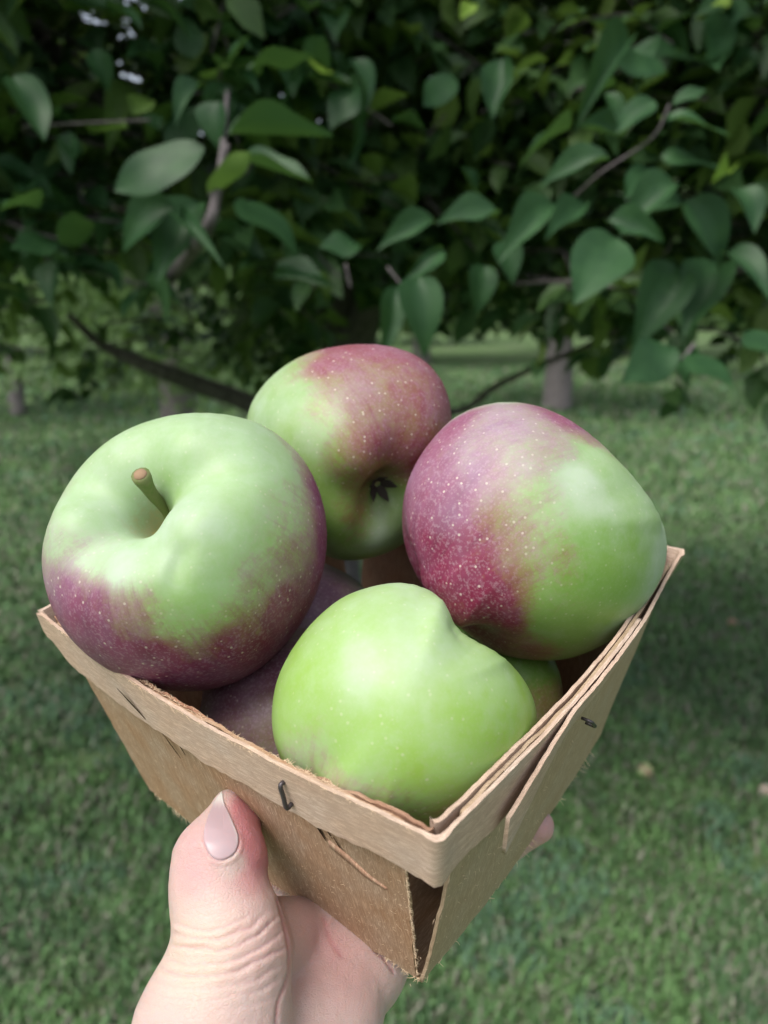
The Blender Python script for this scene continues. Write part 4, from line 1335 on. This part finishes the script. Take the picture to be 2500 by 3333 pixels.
tx = rng.uniform(-3.6, 3.6, NT * 3); tz = 1.15 + 2.5 * rng.random(NT * 3) ** 1.25; ty = rng.uniform(.9, 4.8, NT * 3)
low = 1.60 - .02 * ty + .14 * vnoise(np.stack([tx * 1.4, ty * 1.1, tx * 0], -1), 72) - .03 * np.exp(-((tx - .85) / .35) ** 2) * (ty < 1.8) - .12 * (ty > 3)
low = np.where((tx < -.25) & (ty > 1.7), low - .16, low)
clump = vnoise(np.stack([tx * 1.9, ty * 1.9, tz * 1.9], -1), 73) + .5 * vnoise(np.stack([tx * 4.2, ty * 4.2, tz * 4.2], -1), 74)
ok = (ty > front_y(tx, tz)) & (tz > low) & (clump > -.42) & ((tx ** 2 / 5.6 + (ty - 2.5) ** 2 / 2.3 + (tz - 1.3) ** 2 / 3.8) < 1.0)
uw, ww = tx / ty, (tz - 1.5) / ty
nz_ = vnoise(np.stack([uw * 22, ww * 22, ty * .8], -1), 75)
thin = (uw < -.17) & (ww > -.10) & (ww < .085 + .03 * nz_)
ok &= ~(thin & (nz_ > -.45) & (ty > 1.35))
for (gu, gw, gr) in ((.455, .175, .022), (.44, .07, .03), (.39, -.02, .03), (.25, -.02, .03), (.215, .0, .02), (.49, .02, .03), (.03, .11, .014), (-.06, .21, .014), (-.31, .12, .02)):
    ok &= ~(np.hypot(uw - gu, ww - gw) < gr * (1 + .4 * nz_))
ok &= ~((ty < 1.0))
tw = np.stack([tx, ty, tz], -1)[ok][:NT]
fx = rng.uniform(-1.6, 1.6, 5200); fz = rng.uniform(1.45, 2.35, 5200)
fyy = front_y(fx, fz) - .06 + .5 * rng.random(5200) ** 1.3
fu, fw = fx / fyy, (fz - 1.5) / fyy
fn = vnoise(np.stack([fu * 7, fw * 7, fu * 0], -1), 76) + .5 * vnoise(np.stack([fu * 16, fw * 16, fu * 0], -1), 77)
fok = (fn > .12) & (fw > .02 + .05 * (np.abs(fu) < .1)) & (fz < .55 * fyy + 1.5)
fok &= ~((fu < -.17) & (fw < .10))
for (gu, gw, gr) in ((.455, .175, .022), (.44, .07, .03), (.49, .02, .03)):
    fok &= np.hypot(fu - gu, fw - gw) > gr
tw = np.concatenate([tw, np.stack([fx, fyy, fz], -1)[fok][:900]])
NT = len(tw)
PERT = 9
dirv = rng.normal(0, 1, (NT, 3)); dirv[:, 2] = dirv[:, 2] * .5 - .35; dirv[:, 1] -= .3
dirv /= np.linalg.norm(dirv, axis=1, keepdims=True)
k_ = np.arange(PERT) / PERT
base = (tw[:, None] + dirv[:, None] * (k_[None, :, None] * .22) + rng.normal(0, .012, (NT, PERT, 3))).reshape(-1, 3)
ld = rng.normal(0, 1, (NT, PERT, 3)) + dirv[:, None] * .8; ld[..., 2] = ld[..., 2] * .6 - .22
ld = ld.reshape(-1, 3); ld /= np.linalg.norm(ld, axis=1, keepdims=True)
def seg_clear(bs, a, b, dmax, rad_px):
    q = np.stack([(bs - CAM) @ AX, (bs - CAM) @ AU, -((bs - CAM) @ AF)], -1)
    pq = topx(q); a, b = np.array(a, float), np.array(b, float)
    t = np.clip(((pq - a) @ (b - a)) / ((b - a) @ (b - a)), 0, 1)
    return ~((np.linalg.norm(pq - a - t[:, None] * (b - a), axis=1) < rad_px) & (-q[:, 2] < dmax))


keep = seg_clear(base, (60, 10), (330, 350), 1.7, 75) & seg_clear(base, (1380, 700), (1470, 575), 2.4, 40)
base, ld = base[keep], ld[keep]
nL = len(base)
Ls = rng.uniform(.055, .092, nL); Ws = Ls * rng.uniform(.55, .72, nL)
upv = np.stack([rng.normal(0, .45, nL), rng.normal(-.45, .45, nL), np.ones(nL)], -1)
zv = upv - ld * (upv * ld).sum(1, keepdims=True); zv /= np.linalg.norm(zv, axis=1, keepdims=True)
yv = np.cross(zv, ld)
# the leaves that show largest become parts, the rest one part
cc = base - CAM
dpt = cc @ AF; uu = cc @ AX / dpt; vv = cc @ AU / dpt
inview = (np.abs(uu) < .52) & (vv < .67) & (vv > .03)
score = np.where(inview, dpt, 99)
order = np.argsort(score)
n_parts = 300 - leaf_count
big = order[:n_parts]
for ii in big:
    b = base[ii]
    Mx = np.eye(4); Mx[:3, 0] = ld[ii] * Ls[ii]; Mx[:3, 1] = yv[ii] * Ws[ii]; Mx[:3, 2] = zv[ii] * Ls[ii]; Mx[:3, 3] = b
    put_leaf(Matrix(Mx.tolist()), random.random() < .02)
rest = np.setdiff1d(np.arange(nL), big)
# thin out what never shows: beyond the crown's depth keep fewer
var = [leaf_lo(.3, .3, .2), leaf_lo(.1, .5, -.3), leaf_lo(.45, .2, .4)]


def leaf_mass(name, b, d, y, z, L, Wd, mat, parent, rnd=None, origin=None):
    vi = rng.integers(0, 3, len(b))
    Vs, Fs, Rs, off = [], [], [], 0
    rnd = rng.random(len(b)) if rnd is None else rnd
    for q in range(3):
        s = vi == q
        v, f = var[q]
        if not s.any(): continue
        P = b[s][:, None] + v[None, :, :1] * (d[s] * L[s][:, None])[:, None] + v[None, :, 1:2] * (y[s] * Wd[s][:, None])[:, None] + v[None, :, 2:] * (z[s] * L[s][:, None])[:, None]
        n_ = s.sum(); Vs.append(P.reshape(-1, 3))
        Fs.append((f[None] + (np.arange(n_) * len(v))[:, None, None] + off).reshape(-1, 4))
        Rs.append(np.repeat(rnd[s], len(v)))
        off += n_ * len(v)
    o = obj_world(name, np.concatenate(Vs), np.concatenate(Fs), mat, parent=parent, attrs={'rnd': ('FLOAT', np.concatenate(Rs))}, origin=origin)
    o['kind'] = 'stuff'
    return o


leaf_mass('foliage', base[rest], ld[rest], yv[rest], zv[rest], Ls[rest], Ws[rest], leaf_mat_mass, tree)
# twigs of the crown
sel = rng.permutation(NT)[:1500]
parts = []
for ii in sel:
    p0 = tw[ii]
    back = np.array([-.2, 3.2, tw[ii][2] + .1]) - p0; back /= np.linalg.norm(back)
    pth = smooth_path([p0 + back * .28 + rng.normal(0, .02, 3), p0, p0 + dirv[ii] * .22], 6)
    parts.append(tube(pth, np.linspace(.005, .0016, 6), 4, caps=False))
V, F = join_geo(parts)
tg = obj_world('fine_twigs', V, F, bark, parent=tree); tg['kind'] = 'stuff'

# ================================================================== ORCHARD TREES BEHIND
m = M('bark_grey'); bark2 = m.set(Base_Color=m.mix(m.ramp(m.noise(m.scale(ob, (1, 1, .3)) if False else m.n('ShaderNodeNewGeometry').outputs['Position'], 18, 5, .7), .35, .7), (.12, .105, .105), (.27, .24, .24)), Roughness=.9)


def far_tree(label, x, y, tr_r, tr_h, cr_r, cr_h, base_h, nleaf, lsize, seed, mat=leaf_mat_far, lean=0.0):
    t = bpy.data.objects.new('orchard_tree', None); COL.objects.link(t)
    t.location = (x, y, 0)
    props(t, label, 'tree', 'orchard trees on the lawn')
    limb('trunk', [(x, y, -.05), (x + lean * .3, y, tr_h * .5), (x + lean, y + .05, tr_h)], [tr_r * 1.15, tr_r, tr_r * .75], t, 12, 12, bark2)
    r = np.random.default_rng(seed)
    for q in range(4):
        a = q * 1.6 + r.uniform(-.4, .4)
        limb('limb', [(x + lean, y + .05, tr_h * .9), (x + lean + math.cos(a) * cr_r * .35, y + math.sin(a) * cr_r * .35, tr_h + cr_h * .3), (x + math.cos(a) * cr_r * .65, y + math.sin(a) * cr_r * .65, tr_h + cr_h * .45)], [tr_r * .55, tr_r * .3, tr_r * .12], t, 8, 8)
    # clumps
    nc = 70
    cpos = r.normal(0, 1, (nc, 3)); cpos /= np.linalg.norm(cpos, axis=1, keepdims=True)
    cpos *= r.uniform(.45, 1.0, (nc, 1)) ** .5
    cpos = cpos * [cr_r, cr_r, cr_h * .5] + [x, y, base_h + cr_h * .5]
    ci = r.integers(0, nc, nleaf)
    b = cpos[ci] + r.normal(0, .22 * cr_r * .8, (nleaf, 3))
    b = b[b[:, 2] > base_h - .1 + .25 * vnoise(b * 1.3, seed)]
    n_ = len(b)
    d = r.normal(0, 1, (n_, 3)); d[:, 2] -= .5; d /= np.linalg.norm(d, axis=1, keepdims=True)
    up = np.stack([r.normal(0, .5, n_), r.normal(0, .5, n_), np.ones(n_)], -1)
    z = up - d * (up * d).sum(1, keepdims=True); z /= np.linalg.norm(z, axis=1, keepdims=True)
    L = r.uniform(.7, 1.2, n_) * lsize
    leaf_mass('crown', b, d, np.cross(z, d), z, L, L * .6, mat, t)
    return t


def gxy(px, py):
    """ground point under a photo direction"""
    r_ = ray(px, py); w = r_[0] * AX + r_[1] * AU - r_[2] * AF
    k = -CAM[2] / w[2]
    return CAM + w * k


g1_ = gxy(1812, 1338); g2_ = gxy(62, 1352)
far_tree('orchard tree with a grey trunk seen between the right apple and the leaves', g1_[0], g1_[1], .20, 1.5, 2.3, 3.0, 1.25, 9000, .12, 1)
far_tree('orchard tree with a slim trunk at the left edge', g2_[0], g2_[1], .10, 1.5, 2.0, 2.8, 1.15, 8000, .12, 2)
k = 0
labs = ['low bushy orchard tree in the middle distance, left of the near trunk', 'orchard tree far behind at the right edge', 'pale orchard tree far behind the back apple',
        'distant orchard tree left of the middle', 'distant orchard tree right of the grey trunk', 'far tree at the left edge of the lawn', 'far tree at the right end of the row', 'farthest tree in the middle of the row']
for lab, (x, y, r_, h_) in zip(labs, [(-1.95, 7.3, 1.75, 2.3), (9.0, 15.5, 3.0, 4.0), (1.0, 21.0, 3.2, 4.5), (-5.5, 20.0, 3.2, 4.5), (7.5, 25.0, 3.6, 5.0), (-13.5, 24.0, 3.8, 5.2), (15.0, 27.0, 4, 5.5), (-1.5, 33.0, 4.5, 6.0)]):
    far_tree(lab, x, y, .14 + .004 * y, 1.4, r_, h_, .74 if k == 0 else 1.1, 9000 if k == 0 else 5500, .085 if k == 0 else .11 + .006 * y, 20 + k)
    k += 1
# far wood closing the view
r = np.random.default_rng(99)
nW = 56000
wa = r.uniform(-1.9, 1.9, nW); wr = 54 + r.uniform(0, 8, nW) + 5 * vnoise(np.stack([wa * 3, wa * 0, wa * 0], -1), 81)
wx = wr * np.sin(wa) ; wy = wr * np.cos(wa)
top = 9 + 3.0 * vnoise(np.stack([wa * 7, wx * 0, wx * 0], -1), 82) + 1.2 * vnoise(np.stack([wa * 27, wx * 0, wx * 0], -1), 83)
wz = r.random(nW) ** .8 * top
b = np.stack([wx, wy, wz], -1)
d = r.normal(0, 1, (nW, 3)); d /= np.linalg.norm(d, axis=1, keepdims=True)
up = np.stack([r.normal(0, .5, nW), r.normal(-.5, .5, nW), np.ones(nW)], -1)
z = up - d * (up * d).sum(1, keepdims=True); z /= np.linalg.norm(z, axis=1, keepdims=True)
L = r.uniform(.6, 1.1, nW)
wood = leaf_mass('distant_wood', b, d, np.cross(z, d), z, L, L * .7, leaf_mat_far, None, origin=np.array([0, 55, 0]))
props(wood, 'far wood closing off the lawn', 'wood', kind='stuff')

# ================================================================== WINDFALLS
mat_w1 = mat_apple('windfall_skin_pale', (.42, .50, .22), (.36, .42, .16), (.35, .12, .08), (.3, .1, .06))
mat_w2 = mat_apple('windfall_skin_pink', (.55, .50, .40), (.45, .40, .3), (.50, .30, .25), (.45, .25, .2))
mat_w3 = mat_apple('windfall_skin_brown', (.30, .16, .07), (.25, .11, .05), (.30, .12, .06), (.25, .1, .05))
def w2c(p):
    q = p - CAM
    return np.array([q @ AX, q @ AU, -(q @ AF)])
for lab, pxy, r_, mt in (('pale yellow windfall apple on the grass right of the basket', (2100, 2520), 2.3, mat_w1),
                         ('pinkish windfall apple on the grass at the right edge of the photo', (2490, 2585), 2.0, mat_w2),
                         ('small rotten brown windfall apple in the grass beyond the basket', (2382, 2040), 2.2, mat_w3)):
    g = gxy(*pxy); g[2] = ground_z(np.array([g[0]]), np.array([g[1]]))[0] + r_ / 100 * .85 + .008
    apple(lab, w2c(g), 0, r_, (.3, .8, .5), None, None, mt, nth=30, nph=40, tint=(.1, .2, 0), name='windfall_apple', seed=3, group='windfall apples on the lawn')
print('leaves as parts', leaf_count, 'twigs', NT, 'mass leaves', len(rest))
